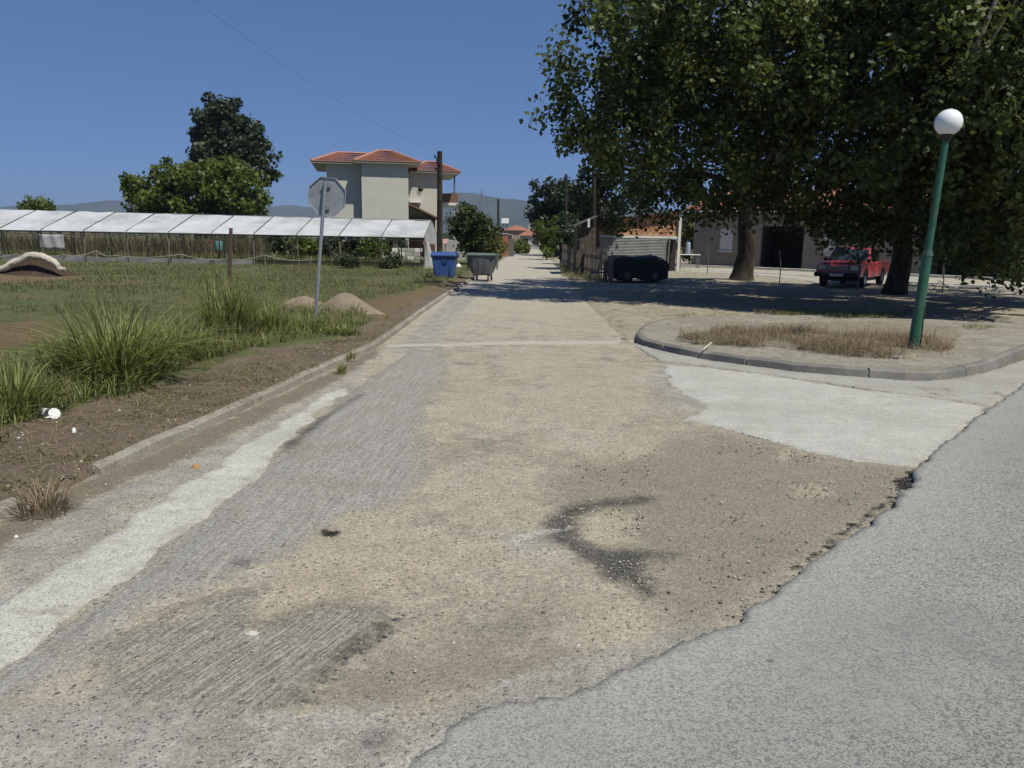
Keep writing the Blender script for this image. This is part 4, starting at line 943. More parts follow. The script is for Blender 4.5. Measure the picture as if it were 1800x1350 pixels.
mk('end_gable', [(xr + .03, gY, ez(xr) - .1), (xr + .03, gR, rz_(xr)), (xr + .03, gB, ez(xr) - .1), (xr + .03, gB, 1.0), (xr + .03, gR, 1.35), (xr + .03, gY + .8, 1.15)], [(0, 1, 4, 5), (1, 2, 3, 4)], PLASTIC.m, gh)
# low rope fence in front of it
ROPE = plain('old_rope', (.36, .35, .32), .9)
rf = thing('rope_fence', 'low post and rope fence sagging in front of the greenhouse', 'fence', (at(200, 455, 37.4).x, 37.4, 0))
fps = [(-40, 447), (28, 447), (112, 448), (170, 441), (203, 449), (318, 447), (400, 455), (465, 448), (545, 457)]
tops = []
for px, py in fps:
    p = at(px, py, 37.4 + random.uniform(-.15, .15)); tops.append(p)
    MB().tube([(p.x, p.y, -.1), p + Vector((random.uniform(-.03, .03), 0, .04))], .05, 7).build('fence_post', WOOD, rf)
for a, b in zip(tops[:-1], tops[1:]):
    MB().tube([a.lerp(b, k / 8) - Vector((0, .05, .12 * math.sin(math.pi * k / 8))) for k in range(9)], .013, 5).build('rope', ROPE, rf)
# dry reed row behind the greenhouse
rg = np.random.default_rng(61); n = 9000
q = np.c_[rg.uniform(-40, -15.5, n), rg.uniform(48, 50, n), np.full(n, -.05)]
V, Fc, st = blades(q, 1.9 * (.55 + .5 * rg.random(n)), .018 * (.6 + rg.random(n)), .12 + .25 * rg.random(n), 3, rg)
tag(mk('dry_reeds', V, Fc, REED, attrs={'tint': np.repeat(rg.random(n), st)}), kind='stuff')
# barrel and sheet under the roof
c = at(385, 437, 46.8); tag(MB().lathe([(0, 0), (.19, 0), (.21, .04), (.21, .2), (.22, .21), (.21, .22), (.21, .5), (.19, .55), (0, .56)], (c.x, c.y, c.z - .1), 14).build('water_barrel', plain('teal_plastic', (.10, .22, .23), .5), None, True), 'teal plastic barrel standing behind the greenhouse posts', 'barrel')
c = at(372, 431, 47.2); m = MB(); m.lathe([(0, 0), (.10, 0), (.12, .25), (.13, .26), (.12, .27), (0, .26)], (c.x, c.y, c.z), 12); tag(m.build('red_bucket', plain('red_plastic', (.35, .05, .05), .5), None, True), 'small red bucket left of the teal barrel', 'bucket')
c = at(90, 422, 47.0); V = []
for v in range(6):
    for u_ in range(12): V.append((c.x - .75 + 1.5 * u_ / 11, c.y + .05 * math.sin(u_ * 1.3 + v * .5), .5 + .95 * v / 5 - (.08 * math.sin(math.pi * u_ / 11) if v == 5 else 0)))
o = mk('hung_sheet', V, [(v * 12 + q, v * 12 + q + 1, v * 12 + q + 13, v * 12 + q + 12) for v in range(5) for q in range(11)], plain('pale_wrap', (.34, .33, .35), .6, 3), None, True)
o.modifiers.new('solid', 'SOLIDIFY').thickness = .012; tag(o, 'pale plastic sheet hung up behind the left greenhouse posts', 'plastic sheet')
# heap with a pale roll of plastic bent over it, far left
hp = g(55, 484, .1); t = thing('soil_heap', 'dark soil and straw heap at the far left of the field', 'heap', (hp[0], hp[1], .1))
def heap(xc, yc, rx_, ry_, h, sd, z0, n=34):
    V = []; 
    for r in range(9):
        for k in range(n):
            a = 2 * math.pi * k / n; f_ = r / 8; w = 1 + .22 * (fbm(np.cos(a) * 2 + sd, np.sin(a) * 2 + sd, sd) - .5)
            x, y = xc + rx_ * f_ * math.cos(a) * w, yc + ry_ * f_ * math.sin(a) * w
            z = h * (.5 + .5 * math.cos(math.pi * f_ ** .9)) * (.8 + .5 * float(fbm(x * 1.6, y * 1.6, sd))) + .12 * h * (float(fbm(x * 6, y * 6, sd + 1)) - .5) * (1 - f_)
            V.append((x, y, z0 + z - (.05 if r == 8 else 0)))
    Fc = [(r * n + k, r * n + (k + 1) % n, (r + 1) * n + (k + 1) % n, (r + 1) * n + k) for r in range(8) for k in range(n)]
    return V, Fc
V, Fc = heap(hp[0] - .3, hp[1] + .5, 1.9, 1.1, .62, 5, .1); mk('mound', V, Fc, mat_soil('heap_soil', (.06, .042, .03), (.09, .06, .042), (.045, .032, .025), 2, .95), t, True)
rp = [at(a, b, hp[1] - .25) for a, b in [(-60, 474), (-20, 473), (5, 472), (25, 463), (40, 455), (55, 450), (72, 451), (88, 457), (98, 463), (104, 472), (116, 474)]]
rp = [a.lerp(b, k / 4) + Vector((0, 0, random.uniform(-.025, .025))) for a, b in zip(rp[:-1], rp[1:]) for k in range(4)] + [rp[-1]]
tag(MB().tube(rp, [(.06 + .075 * math.sin(math.pi * (i + 3) / (len(rp) + 4))) * random.uniform(.92, 1.09) for i in range(len(rp))], 9).build('plastic_roll', plain('cream_plastic', (.46, .42, .35), .8, 5, .3, .6, dirt=(.26, .22, .165)), None, True), 'cream roll of old plastic bent over the dark soil heap', 'plastic roll')
# sand heaps by the sign
for (px, py, rx_, h, sd, lab) in [(602, 554, 1.0, .44, 3, 'pale brown sand heap with the taller peak, right of the sign post'), (528, 550, 1.1, .34, 8, 'lower brown sand heap behind the sign post')]:
    c = g(px, py, .1); V, Fc = heap(c[0], c[1] + .3, rx_, .65, h, sd, .06)
    o = mk('sand_heap', V, Fc, MAT['sand'], None, True); tag(o, lab, 'sand heap')

# ------------------------------------------------------------------ the two waste containers
def wheel(c, r, w, t, m=RUBBER, name='wheel'):
    return MB().lathe([(0, -w / 2), (r * .8, -w / 2), (r, -w / 3), (r, w / 3), (r * .8, w / 2), (0, w / 2)], c, 14, 'X').build(name, m, t, True, True)
def taper(z0, z1, a0, a1, ch=.06):          # a bin body: rectangle (w,d) at z0 to (w,d) at z1, rounded corners
    V = []
    for z, (w, d) in ((z0, a0), (z1, a1)):
        for sx, sy in ((-1, -1), (1, -1), (1, 1), (-1, 1)):
            for k in range(4):
                a = math.radians({(-1, -1): 180, (1, -1): 270, (1, 1): 0, (-1, 1): 90}[(sx, sy)] + 30 * k)
                V.append((sx * (w / 2 - ch) + ch * math.cos(a), sy * (d / 2 - ch) + ch * math.sin(a), z))
    n = 16; return V, [tuple(range(n - 1, -1, -1)), tuple(range(n, 2 * n))] + [(i, (i + 1) % n, n + (i + 1) % n, n + i) for i in range(n)]
BLUE = plain('blue_plastic', (.035, .085, .26), .5, 4, .15, .08, dirt=(.05, .085, .2))
DBLUE = plain('dark_blue_plastic', (.02, .045, .15), .5, 4)
bx, by = g(782, 493); s_ = by / 30.3
t = thing('waste_container', 'blue plastic waste container on wheels at the lane side', 'waste container', (bx, by, 0), math.radians(-4))
V, Fc = taper(.15, .93, (.74, .72), (.90, .86)); MB().add(V, Fc).build('body', BLUE, t, False, True, .015)
MB().box((0, 0, .95), (1.0, .96, .07), 0, .02).build('rim', DBLUE, t, False, True)
m = MB(); pr = [(-.45, .98), (-.40, 1.06), (-.2, 1.1), (.2, 1.1), (.42, 1.05), (.47, .98)]
m.prism(pr, lambda p: (-.48, p[0], p[1]), lambda p: (.48, p[0], p[1])); m.build('lid', BLUE, t, False, True, .012)
for x in (-.3, .3):
    for y in (-.27, .27):
        wheel((x, y, .09), .09, .045, t); MB().box((x, y, .155), (.09, .1, .05)).build('caster_fork', STEEL, t, False, True)
for x in (-.52, .52): MB().tube([(x - .04 if x > 0 else x + .04, 0, .9), (x * 1.04, 0, .9)], .03, 8).build('lift_pin', BLACK, t, False, True)
m = MB(); m.lathe([(0, 0), (.11, 0), (.11, .02), (0, .02)], (.06, -.435, .76), 16, 'Y'); m.build('round_label', DBLUE, t, False, True)
for x in (-.28, .28): MB().box((x, -.405, .5), (.03, .05, .6), 0, .008, math.radians(-5)).build('rib', BLUE, t, False, True)
MB().box((-.2, -.375, .3), (.16, .012, .12), 0, 0, math.radians(-5)).build('sticker', DBLUE, t, False, True)
GMET = plain('zinc_sheet', (.16, .165, .165), .5, 4, .22, .15, .35, dirt=(.11, .105, .10))
bx, by = g(848, 493)
t = thing('waste_container', 'grey metal waste container with bulging sides and a green rimmed lid', 'waste container', (bx, by, 0), math.radians(-14))
V = []; prof = [(.22, .62, .55), (.3, .8, .62), (.55, 1.0, .72), (.85, 1.1, .80), (.98, 1.12, .82)]; n = 20
for z, w, d in prof:
    for k in range(n):
        a = 2 * math.pi * k / n; ca, sa = math.cos(a), math.sin(a); e_ = .45
        V.append((w / 2 * math.copysign(abs(ca) ** e_, ca), d / 2 * math.copysign(abs(sa) ** e_, sa), z))
Fc = [(i * n + k, i * n + (k + 1) % n, (i + 1) * n + (k + 1) % n, (i + 1) * n + k) for i in range(len(prof) - 1) for k in range(n)] + [tuple(range(n - 1, -1, -1))]
MB().add(V, Fc).build('body', GMET, t, False, True)
m = MB(); m.box((0, -.41, .99), (1.16, .04, .05)); m.box((0, .41, .99), (1.16, .04, .05)); m.box((-.56, 0, .99), (.04, .78, .05)); m.box((.56, 0, .99), (.04, .78, .05)); m.build('rim', GMET, t, False, True)
m = MB(); pr = [(.43, 1.0), (.36, 1.04), (.15, 1.07), (-.15, 1.07), (-.36, 1.04), (-.43, 1.0)]
m.prism(pr, lambda p: (-.55, p[0], p[1]), lambda p: (.55, p[0], p[1])); m.build('lid', plain('green_lid', (.12, .16, .125), .5, 4, .2), t, False, True)
for x in (-.6, .6): MB().tube([(x * .9, 0, .88), (x * 1.08, 0, .88)], .03, 8).build('lift_pin', STEEL, t, False, True); MB().box((x * .99, 0, .7), (.03, .14, .5)).build('side_arm', GMET, t, False, True)
for x in (-.3, .3):
    MB().box((x, 0, .2), (.06, .56, .05)).build('skid', STEEL, t, False, True)
    for y in (-.24, .24): wheel((x, y, .085), .085, .045, t); MB().box((x, y, .16), (.03, .06, .08)).build('caster_fork', STEEL, t, False, True)
for x in (-.25, .0, .25): MB().box((x, -.385, .72), (.035, .03, .4), 0, .006, math.radians(-8)).build('rib', GMET, t, False, True)
# pale rubble sacks at the greenhouse corner
for i, (px, py, lab) in enumerate([(750, 472, 'white sack lying at the greenhouse corner behind the blue container'), (806, 472, 'white sack in the grass between the two waste containers')]):
    c = g(px, py); V, Fc = heap(c[0], c[1], .32, .22, .26, 20 + i, .0, 16); tag(mk('sack', V, Fc, WHITE, None, True), lab, 'sack')

# ------------------------------------------------------------------ house beyond the greenhouse
PLASTER = plain('house_plaster', (.46, .445, .395), .85, 1.2, .07, .1)
CEMENT = plain('grey_cement', (.33, .32, .30), .85, 2, .12, .1)
TRIMW = plain('white_slab_paint', (.62, .60, .56), .7, 3, .08)
DARK = plain('interior_shade_paint', (.03, .028, .026), .9, 3, .2, 0)  # near black, so the shade inside openings is put into the colour
BROWNT = plain('brown_panel', (.16, .085, .055), .7, 4, .2)
def mat_tiles(name, a, b, ang=0.):
    n = N(name, .9, .05); v = n.obj()
    s = n.sep(n.voro(3.2, n.scaled(v, (1, 1, 1.6)))); c = n.mix(s[0], a, b); c = n.var(c, n.noise(.8, 5), .85, 1.15)
    return n.done(c, n.bump(n.noise(12, 4), .3, .01))
TILE = mat_tiles('clay_roof_tile', (.25, .10, .068), (.36, .175, .125))
th = math.radians(11); E1 = (math.cos(th), math.sin(th)); E2 = (-math.sin(th), math.cos(th))
HP = (at(637, 400, 56).x, 56.0)
def hw(s, d, z): return (HP[0] + E1[0] * s + E2[0] * d, HP[1] + E1[1] * s + E2[1] * d, z)
house = thing('house', 'two storey beige house with red hipped tile roofs beyond the greenhouse', 'house', (HP[0], HP[1], 0))
def hbox(name, mat, s0, s1, d0, d1, z0, z1, parent=None, bev=0):
    m = MB(); m.prism([(s0, d0), (s1, d0), (s1, d1), (s0, d1)], lambda p: hw(p[0], p[1], z0), lambda p: hw(p[0], p[1], z1)); return m.build(name, mat, parent or house, bevel=bev)
hs = lambda px, py=350, d=0: hit(px, py, (HP[0] + E2[0] * d, HP[1] + E2[1] * d), E1)
sR = hs(718)[0]; sL = hs(575, 350, 1.0)[0]; sRR = hs(775, 350, 3.)[0]; eH = hs(680, 287)[1] + .0
eH2 = hs(745, 302, 3.)[1]
hbox('wall', PLASTER, 0, sR, 0, 8, -.1, eH)
hbox('wall', PLASTER, sL, 0, 1.0, 8, -.1, eH)
hbox('wall', PLASTER, sR, sRR, 3., 9, -.1, eH2)
def hiproof(s0, s1, d0, d1, z0, rise, ov=.55, name='roof', half=None):
    """a hipped roof of real overlapping tile courses, with a soffit board and ridge tiles"""
    a0, a1, b0_, b1_ = s0 - ov, s1 + ov, d0 - ov, d1 + ov; hf = half
    w = min(a1 - a0, b1_ - b0_) / 2; cs = (a0 + a1) / 2; cd = (b0_ + b1_) / 2
    if a1 - a0 > b1_ - b0_: r0, r1 = (a0 + w, cd), (a1 - w, cd)
    else: r0, r1 = (cs, b0_ + w), (cs, b1_ - w)
    if half: r0, r1 = (cs + half[0], cd), (cs + half[1], cd)
    V = []; Fc = []
    def plane(p, q, R, S, courses=11, wob=28):
        for c in range(courses):
            f0, f1 = c / courses, (c + 1.12) / courses; f1 = min(f1, 1)
            for u_ in range(wob):
                g0, g1 = u_ / wob, (u_ + 1) / wob
                def P(f, gg, lift):
                    x = (p[0] + (R[0] - p[0]) * f) * (1 - gg) + (q[0] + (S[0] - q[0]) * f) * gg
                    y = (p[1] + (R[1] - p[1]) * f) * (1 - gg) + (q[1] + (S[1] - q[1]) * f) * gg
                    return hw(x, y, z0 + rise * f + lift)
                b = len(V); V.extend([P(f0, g0, .045), P(f0, (g0 + g1) / 2, .085), P(f0, g1, .045), P(f1, g1, .0), P(f1, (g0 + g1) / 2, .04), P(f1, g0, .0)])
                Fc.extend([(b, b + 1, b + 4, b + 5), (b + 1, b + 2, b + 3, b + 4)])
    A, B, Cc, D = (a0, b0_), (a1, b0_), (a1, b1_), (a0, b1_)
    if half or a1 - a0 > b1_ - b0_: plane(A, B, r0, r1); plane(B, Cc, r1, r1); plane(Cc, D, r1, r0); plane(D, A, r0, r0)
    else: plane(A, B, r0, r0); plane(B, Cc, r0, r1); plane(Cc, D, r1, r1); plane(D, A, r1, r0)
    rf_ = mk(name, V, Fc, TILE, house)
    m = MB(); m.prism([A, B, Cc, D], lambda p: hw(p[0], p[1], z0 - .09), lambda p: hw(p[0], p[1], z0 - .0)); m.build('soffit', PLASTER, rf_)
    m = MB(); g0 = .06
    for p, q in ((A, B), (B, Cc), (Cc, D), (D, A)): m.tube([hw(*p, z0 + .03), hw(*q, z0 + .03)], .055, 6)
    m.build('gutter', BROWNT, rf_)
    m = MB()
    for p, q, zz in ((r0, r1, (rise, rise)), (A, r0, (0, rise)), (D, r0 if half or a1 - a0 > b1_ - b0_ else r1, (0, rise)), (B, r1 if half or a1 - a0 > b1_ - b0_ else r0, (0, rise)), (Cc, r1, (0, rise))):
        if p != q: m.tube([hw(*p, z0 + zz[0] + .06), hw(*q, z0 + zz[1] + .06)], .085, 6)
    m.build('ridge_tiles', plain('ridge_tile', (.40, .2, .15), .85, 3, .2), rf_)
hiproof(sL - .5, 1.2, .9, 8, eH, 1.0, .5, half=(-.9, 1.2))
hiproof(0, sR + .35, 0, 8.2, eH + .05, 1.15, .5, half=(-.55, .5))
hiproof(sR + .9, sRR + .8, 3., 9, eH2, .95, .6, half=(-.5, .4))
# small balcony in the recess, lean-to roof below it, side balcony at the right
b_s0, b_s1 = hs(718, 345, 2.2)[0], hs(741, 345, 2.2)[0]; zb0, zb1 = hs(730, 352, 2.2)[1], hs(730, 331, 2.2)[1]
bal = hbox('balcony', TRIMW, b_s0 + .03, b_s1, 2.0, 3.0, zb0 - .18, zb0)
for k in range(9):
    s = b_s0 + .1 + (b_s1 - b_s0 - .15) * k / 8; MB().tube([hw(s, 2.08, zb0), hw(s, 2.08, zb1 - .04)], .03, 6).build('baluster', TRIMW, bal)
MB().box(hw((b_s0 + b_s1) / 2 + .02, 2.08, zb1), (b_s1 - b_s0 - .06, .1, .08), th).build('handrail', TRIMW, bal)
m = MB(); m.lathe([(0, 0), (.14, .04), (.22, .2), (.15, .38), (.05, .5), (0, .52)], hw(b_s1 - .08, 2.0, zb1 - .25), 10); m.build('flower_pot', plain('dark_pot', (.05, .04, .035), .8), bal)
l0 = hs(719, 358, 1.2); l1 = hs(770, 383, 1.2)
m = MB(); m.prism([(l0[0], l0[1]), (l1[0], l1[1]), (l1[0], l1[1] - .12), (l0[0], l0[1] - .12)], lambda p: hw(p[0], .6, p[1]), lambda p: hw(p[0], 2.98, p[1])); m.build('lean_to_roof', BROWNT, house)
hbox('lean_to_wall', plain('brown_shade_wall', (.10, .06, .045), .9, 3, .25), sR + .02, l1[0] - .1, 2.4, 2.9, -.1, l1[1] - .05)  # dark brown puts the shade under the lean-to roof into the colour
q0 = hs(781, 357, 5.)
bz0, bz1 = hs(790, 357, 5)[1], hs(790, 341, 5)[1]; s1_ = hs(804, 357, 5)[0]
bal2 = hbox('balcony', TRIMW, sRR + .02, s1_, 4.2, 7.5, bz0 - .2, bz0)
hbox('balcony_panel', BROWNT, sRR + .04, s1_ - .05, 4.25, 4.33, bz0 + .01, bz1, bal2)
hbox('balcony_panel', BROWNT, s1_ - .1, s1_ - .02, 4.35, 7.4, bz0 + .01, bz1, bal2)
MB().tube([hw(s1_ - .3, 4.5, bz1), hw(s1_ - .3, 4.5, eH2 - .1)], .06, 8).build('column', STEEL, house)
MB().tube([hw(s1_ - .3, 4.5, -.1), hw(s1_ - .3, 4.5, bz0 - .2)], .09, 8).build('column', TRIMW, house)
MB().tube([hw(-.03, -.05 + 1.0, eH), hw(-.05, .93, .2)], .05, 6).build('downpipe', CEMENT, house)
# pinkish awning and garden things by the house
c = at(766, 402, 50); m = MB(); m.box((0, 0, 0), (1.5, 1.2, .05), 0, 0, math.radians(14)); o = m.build('garden_table', plain('pink_board', (.40, .24, .21), .7), None); o.location = (c.x, c.y, 1.35); tag(o, 'pinkish canopy board beside the dark pole near the house', 'canopy')
mb_ = MB()
for dx in (-.6, .6): mb_.box((dx, .3, -.68), (.06, .06, 1.3))
mb_.build('leg', STEEL, o, local=True)
c = at(795, 412, 52); tag(MB().box((c.x, c.y, .72), (1.7, .18, 1.45), .1, .02).build('garden_wall', CEMENT, None), 'low pale garden wall seen behind the dark fig tree', 'wall')
c = at(715, 438, 46.8); t = thing('brick_stack', 'stack of pale building blocks under the right end of the greenhouse', 'stack of blocks', (c.x, c.y, 0))
for r in range(4):
    for k in range(4): MB().box((c.x - .75 + .45 * k + (.1 if r % 2 else 0), c.y, .12 + .24 * r), (.42, .3, .22), 0, .01).build('block', CEMENT if (r + k) % 3 else TRIMW, t)

# ------------------------------------------------------------------ far end of the lane
def simple_house(name, label, px0, px1, Y, pz, rise, wm, dep=7, chim=False, nwin=2):
    a, b = at(px0, 420, Y), at(px1, 420, Y); z = at((px0 + px1) / 2, pz, Y).z
    t = thing(name, label, 'house', (a.x, Y, 0))
    m = MB(); m.prism([(a.x, Y), (b.x, Y), (b.x, Y + dep), (a.x, Y + dep)], lambda p: (*p, -.1), lambda p: (*p, z)); m.build('wall', wm, t)
    o_ = .4; x0, x1, y0, y1 = a.x - o_, b.x + o_, Y - o_, Y + dep + o_; yc = (y0 + y1) / 2; iw = min((x1 - x0) / 2.2, (y1 - y0) / 2)
    V = [(x0, y0, z), (x1, y0, z), (x1, y1, z), (x0, y1, z), (x0 + iw, yc, z + rise), (x1 - iw, yc, z + rise)]
    m = MB(); m.add(V, [(0, 1, 5, 4), (1, 2, 5), (2, 3, 4, 5), (3, 0, 4), (3, 2, 1, 0)]); rf_ = m.build('roof', TILE, t)
    if chim: MB().box((x0 + iw, yc, z + rise + .2), (.5, .5, .9)).build('chimney', CEMENT, rf_)
    for k in range(nwin):
        x = a.x + (b.x - a.x) * (k + .5) / nwin
        w_ = MB().box((x, Y - .02, z * .55), (1.0, .1, 1.1)).build('window', TRIMW, t); MB().box((x, Y - .08, z * .55), (.85, .04, .95)).build('pane', DARK, w_)
    return t
simple_house('far_house', 'low red roofed house closing the far end of the lane', 915, 952, 118, 414, 1.0, CEMENT, 8, True)
simple_house('far_house', 'brown roofed house behind the far lane end, below the white billboard', 884, 932, 150, 405, 1.0, plain('tan_wall', (.25, .2, .16), .85), 8)
c = at(888, 388, 135); t = thing('billboard', 'small bright white billboard over the far houses', 'billboard', (c.x, 135, 0))
MB().box(c, (1.25, .1, .85)).build('panel', plain('bright_white', (.82, .82, .82), .5), t); MB().tube([(c.x - .3, 135.15, -.1), (c.x - .3, 135.15, c.z)], .08, 6).build('leg', STEEL, t); MB().tube([(c.x + .3, 135.15, -.1), (c.x + .3, 135.15, c.z)], .08, 6).build('leg', STEEL, t)
c0 = g(887, 452); t = thing('gate_pillar', 'reddish brick gate pillar on the left side of the lane', 'pillar', (c0[0], c0[1], 0))
hp_ = at(887, 412, c0[1]).z
BRK = plain('red_brick', (.30, .12, .085), .85, 3, .25, .3)
nrow = 14
for r in range(nrow): MB().box((c0[0] + (.01 if r % 2 else 0), c0[1], hp_ * (r + .5) / nrow), (.5, .5, hp_ / nrow - .012), 0, .006).build('brick', BRK, t)
MB().box((c0[0], c0[1], hp_ * .5), (.47, .47, hp_ - .02)).build('core', CEMENT, t); MB().box((c0[0], c0[1], hp_ + .04), (.62, .62, .09), 0, .015).build('cap', CEMENT, t)
MB().box((c0[0] + .55, c0[1] + 1.2, hp_ * .42), (.5, .06, hp_ * .8)).build('gate_leaf', plain('grey_gate', (.12, .11, .10), .6), t)

# ------------------------------------------------------------------ right side of the lane: picket fence, hut, brick shed
fx = [g(x, y) for x, y in [(984, 463), (1000, 473), (1022, 482), (1040, 488), (1058, 493)]]
pf = thing('picket_fence', 'weathered uneven wooden picket fence along the right side of the lane', 'fence', (fx[0][0], fx[0][1], 0))
L = 0; pts = [Vector((*p, 0)) for p in fx]
pk = None
for a, b in zip(pts[:-1], pts[1:]):
    n = max(2, int((b - a).length / .32))
    d = (b - a).normalized(); rzz = math.atan2(d.y, d.x)
    for zz in (.45, 1.05): MB().tube([a + Vector((.05, 0, zz)), b + Vector((.05, 0, zz))], .03, 6).build('rail', WOOD, pf)
    for k in range(n):
        p = a.lerp(b, (k + .5) / n); h = 1.25 + random.uniform(-.12, .15)
        m = MB(); m.box((p.x, p.y, h / 2 - .05), (.19 + random.uniform(-.04, .03), .025, h), rzz + random.uniform(-.05, .05), 0, random.uniform(-.03, .03), random.uniform(-.04, .04)); m.build('picket', WOOD, pf)
# grey hut
hx0, hx1 = at(1014, 430, 37).x, at(1046, 430, 37).x; hz_ = at(1030, 398, 37).z
BOARD = mat_bark('old_boards', (.06, .05, .043), (.115, .095, .082))
hut = thing('hut', 'small grey brown boarded hut behind the picket fence', 'hut', (hx0, 37, 0))
nb2 = 7
for k in range(nb2):
    x = hx0 + (hx1 - hx0) * (k + .5) / nb2; MB().box((x, 37 + random.uniform(-.01, .01), hz_ / 2 - .05), ((hx1 - hx0) / nb2 - .012, .03, hz_ + .0)).build('board', BOARD, hut)
MB().box(((hx0 + hx1) / 2, 38.1, hz_ / 2 - .05), (hx1 - hx0 - .04, 2.1, hz_ - .05)).build('wall', BOARD, hut)
m = MB(); ra = at(1010, 398, 36.7); rb_ = at(1050, 381, 36.7)
m.prism([(ra.x, ra.z), (rb_.x, rb_.z), (rb_.x, rb_.z + .06), (ra.x, ra.z + .06)], lambda p: (p[0], 36.6, p[1]), lambda p: (p[0], 39.4, p[1])); m.build('roof', STEEL, hut)
c = at(1035, 392, 36.5); MB().box(c, (.1, .05, .38)).build('white_board', TRIMW, hut)
# shed: brick band over corrugated sheet
SY = 43.
sx0, sx1 = at(1047, 420, SY).x, at(1192, 420, SY).x; zbr = at(1120, 414, SY).z; zl, zr = at(1047, 391, SY).z, at(1192, 371, SY).z
shed = thing('shed', 'shed with orange hollow brick upper wall over a grey corrugated sheet', 'shed', (sx0, SY, 0))
OB = [plain('clay_brick', c_, .85, 5, .15, .3) for c_ in ((.40, .205, .11), (.46, .25, .14), (.36, .175, .095))]
bw, bh = .33, .19; nr = int((zr - zbr) / bh) + 1; nc = int((sx1 - sx0) / bw)
protos = []
for o_ in OB:
    m = MB(); m.box((0, 0, 0), (bw - .018, .14, bh - .018), 0, .006); pb = m.build('brick', o_, shed, local=True); protos.append(pb)
used = [0, 0, 0]
for r in range(nr):
    for k in range(nc + 1):
        x = sx0 + (k + (.5 if r % 2 else 0)) * bw; z = zbr + (r + .5) * bh
        if x > sx1 - .1 or z > zl + (zr - zl) * (x - sx0) / (sx1 - sx0): continue
        i = random.randrange(3)
        o_ = protos[i] if not used[i] else protos[i].copy()
        if used[i]: C.objects.link(o_); o_.parent = shed
        used[i] = 1; o_.location = (x - sx0, random.uniform(-.006, .006), z)
m = MB(); m.prism([(sx0, zbr), (sx1, zbr), (sx1, zr - .02), (sx0, zl - .02)], lambda p: (p[0], SY - .045, p[1]), lambda p: (p[0], SY + 5, p[1])); m.build('mortar_wall', CEMENT, shed)
MB().box(((sx0 + sx1) / 2, SY - .02, zbr - .07), (sx1 - sx0 + .1, .3, .13)).build('lintel', TRIMW, shed)
m = MB(); m.prism([(sx0 - .3, zl + .02), (sx1 + .3, zr + .04), (sx1 + .3, zr + .1), (sx0 - .3, zl + .08)], lambda p: (p[0], SY - .4, p[1]), lambda p: (p[0], SY + 5.3, p[1])); m.build('roof', STEEL, shed)
MB().box((sx1 + .03, SY - .15, zr / 2), (.14, .14, zr + .1)).build('post', TRIMW, shed)
cz0 = at(1120, 449, SY).z; V = []; nz = 46; dxr = at(1172, 430, SY).x
for k in range(nz + 1):
    z = -.1 + (zbr - .14 + .1) * k / nz
    for x in (sx0 + .02, dxr): V.append((x, SY - .25 + .028 * (1 if k % 2 else -1), z))
Fc = [(k * 2, k * 2 + 1, k * 2 + 3, k * 2 + 2) for k in range(nz)]
mk('corrugated_sheet', V, Fc, plain('zinc_corrugated', (.36, .365, .36), .5, 2, .15, .05, .3, dirt=(.26, .24, .22)), shed)
MB().box(((dxr + sx1) / 2, SY + .4, zbr / 2 - .1), (sx1 - dxr, .05, zbr - .2)).build('doorway', DARK, shed)  # dark sheet painted as the shade inside the doorway
MB().tube([(dxr + .02, SY - .35, -.1), (dxr + .08, SY - .35, zbr - .1)], .05, 7).build('post', WOOD, shed)
for px, pb2, pt2, lab in [(1063, 496, 449, 'thick dark post at the near end of the picket fence'), (1072, 497, 452, 'thick weathered post just left of the covered trailer')]:
    c = g(px, pb2); p = at(px + 2, pt2, c[1])
    tag(MB().tube([(c[0], c[1], -.1), (c[0] + .02, c[1], p.z * .5), p], [.1, .09, .085], 8).build('corner_post', WOOD, None, True), lab, 'post')
# covered trailer in the shade in front of it
TARP = plain('black_tarpaulin', (.02, .022, .024), .55, 3, .25, .3)
cx_, cy_ = g(1118, 495); t = thing('covered_trailer', 'low trailer under a black cover in the shade before the shed', 'trailer', (cx_, cy_, 0), math.radians(6))
V = []; nn_, ss_ = 13, 9
for i in range(nn_):
    u_ = i / (nn_ - 1); x = -1.12 + 2.25 * u_
    top_ = 1.10 - .22 * max(0, (u_ - .72) / .28) ** 1.3 - .06 * max(0, (.1 - u_) / .1) + .02 * math.sin(9 * u_) - .07 * math.sin(3.3 * u_ + .6) ** 2
    for k in range(ss_):
        a = math.pi * k / (ss_ - 1); V.append((x, -math.copysign(abs(math.cos(a)) ** .45, math.cos(a)) * .68 + .015 * math.sin(i * 2.3 + k), .38 + (top_ - .38) * abs(math.sin(a)) ** .35 if 0 < k < ss_ - 1 else .13 + .05 * math.sin(i * 1.7 + k)))
Fc = [(i * ss_ + k, i * ss_ + k + 1, (i + 1) * ss_ + k + 1, (i + 1) * ss_ + k) for i in range(nn_ - 1) for k in range(ss_ - 1)] + [tuple(range(ss_)), tuple((nn_ - 1) * ss_ + k for k in range(ss_ - 1, -1, -1))]
MB().add(V, Fc).build('cover', TARP, t, True, True)
MB().box((0, 0, .36), (2.2, 1.3, .16), 0, .02).build('frame', BLACK, t, False, True)
for x in (-.55, .6):
    for y in (-.62, .62):
        m = MB(); m.lathe([(0, -.08), (.2, -.08), (.27, -.06), (.28, 0), (.27, .06), (.2, .08), (0, .08)], (x, y, .28), 16, 'Y'); w_ = m.build('wheel', RUBBER, t, True, True); m = MB(); m.lathe([(0, -.085), (.14, -.085), (.15, -.06)], (x, y, .28), 12, 'Y'); m.build('rim', STEEL, w_, True, True)
MB().tube([(-1.1, 0, .36), (-1.9, 0, .34), (-1.95, 0, .05)], .035, 7).build('drawbar', STEEL, t, False, True)

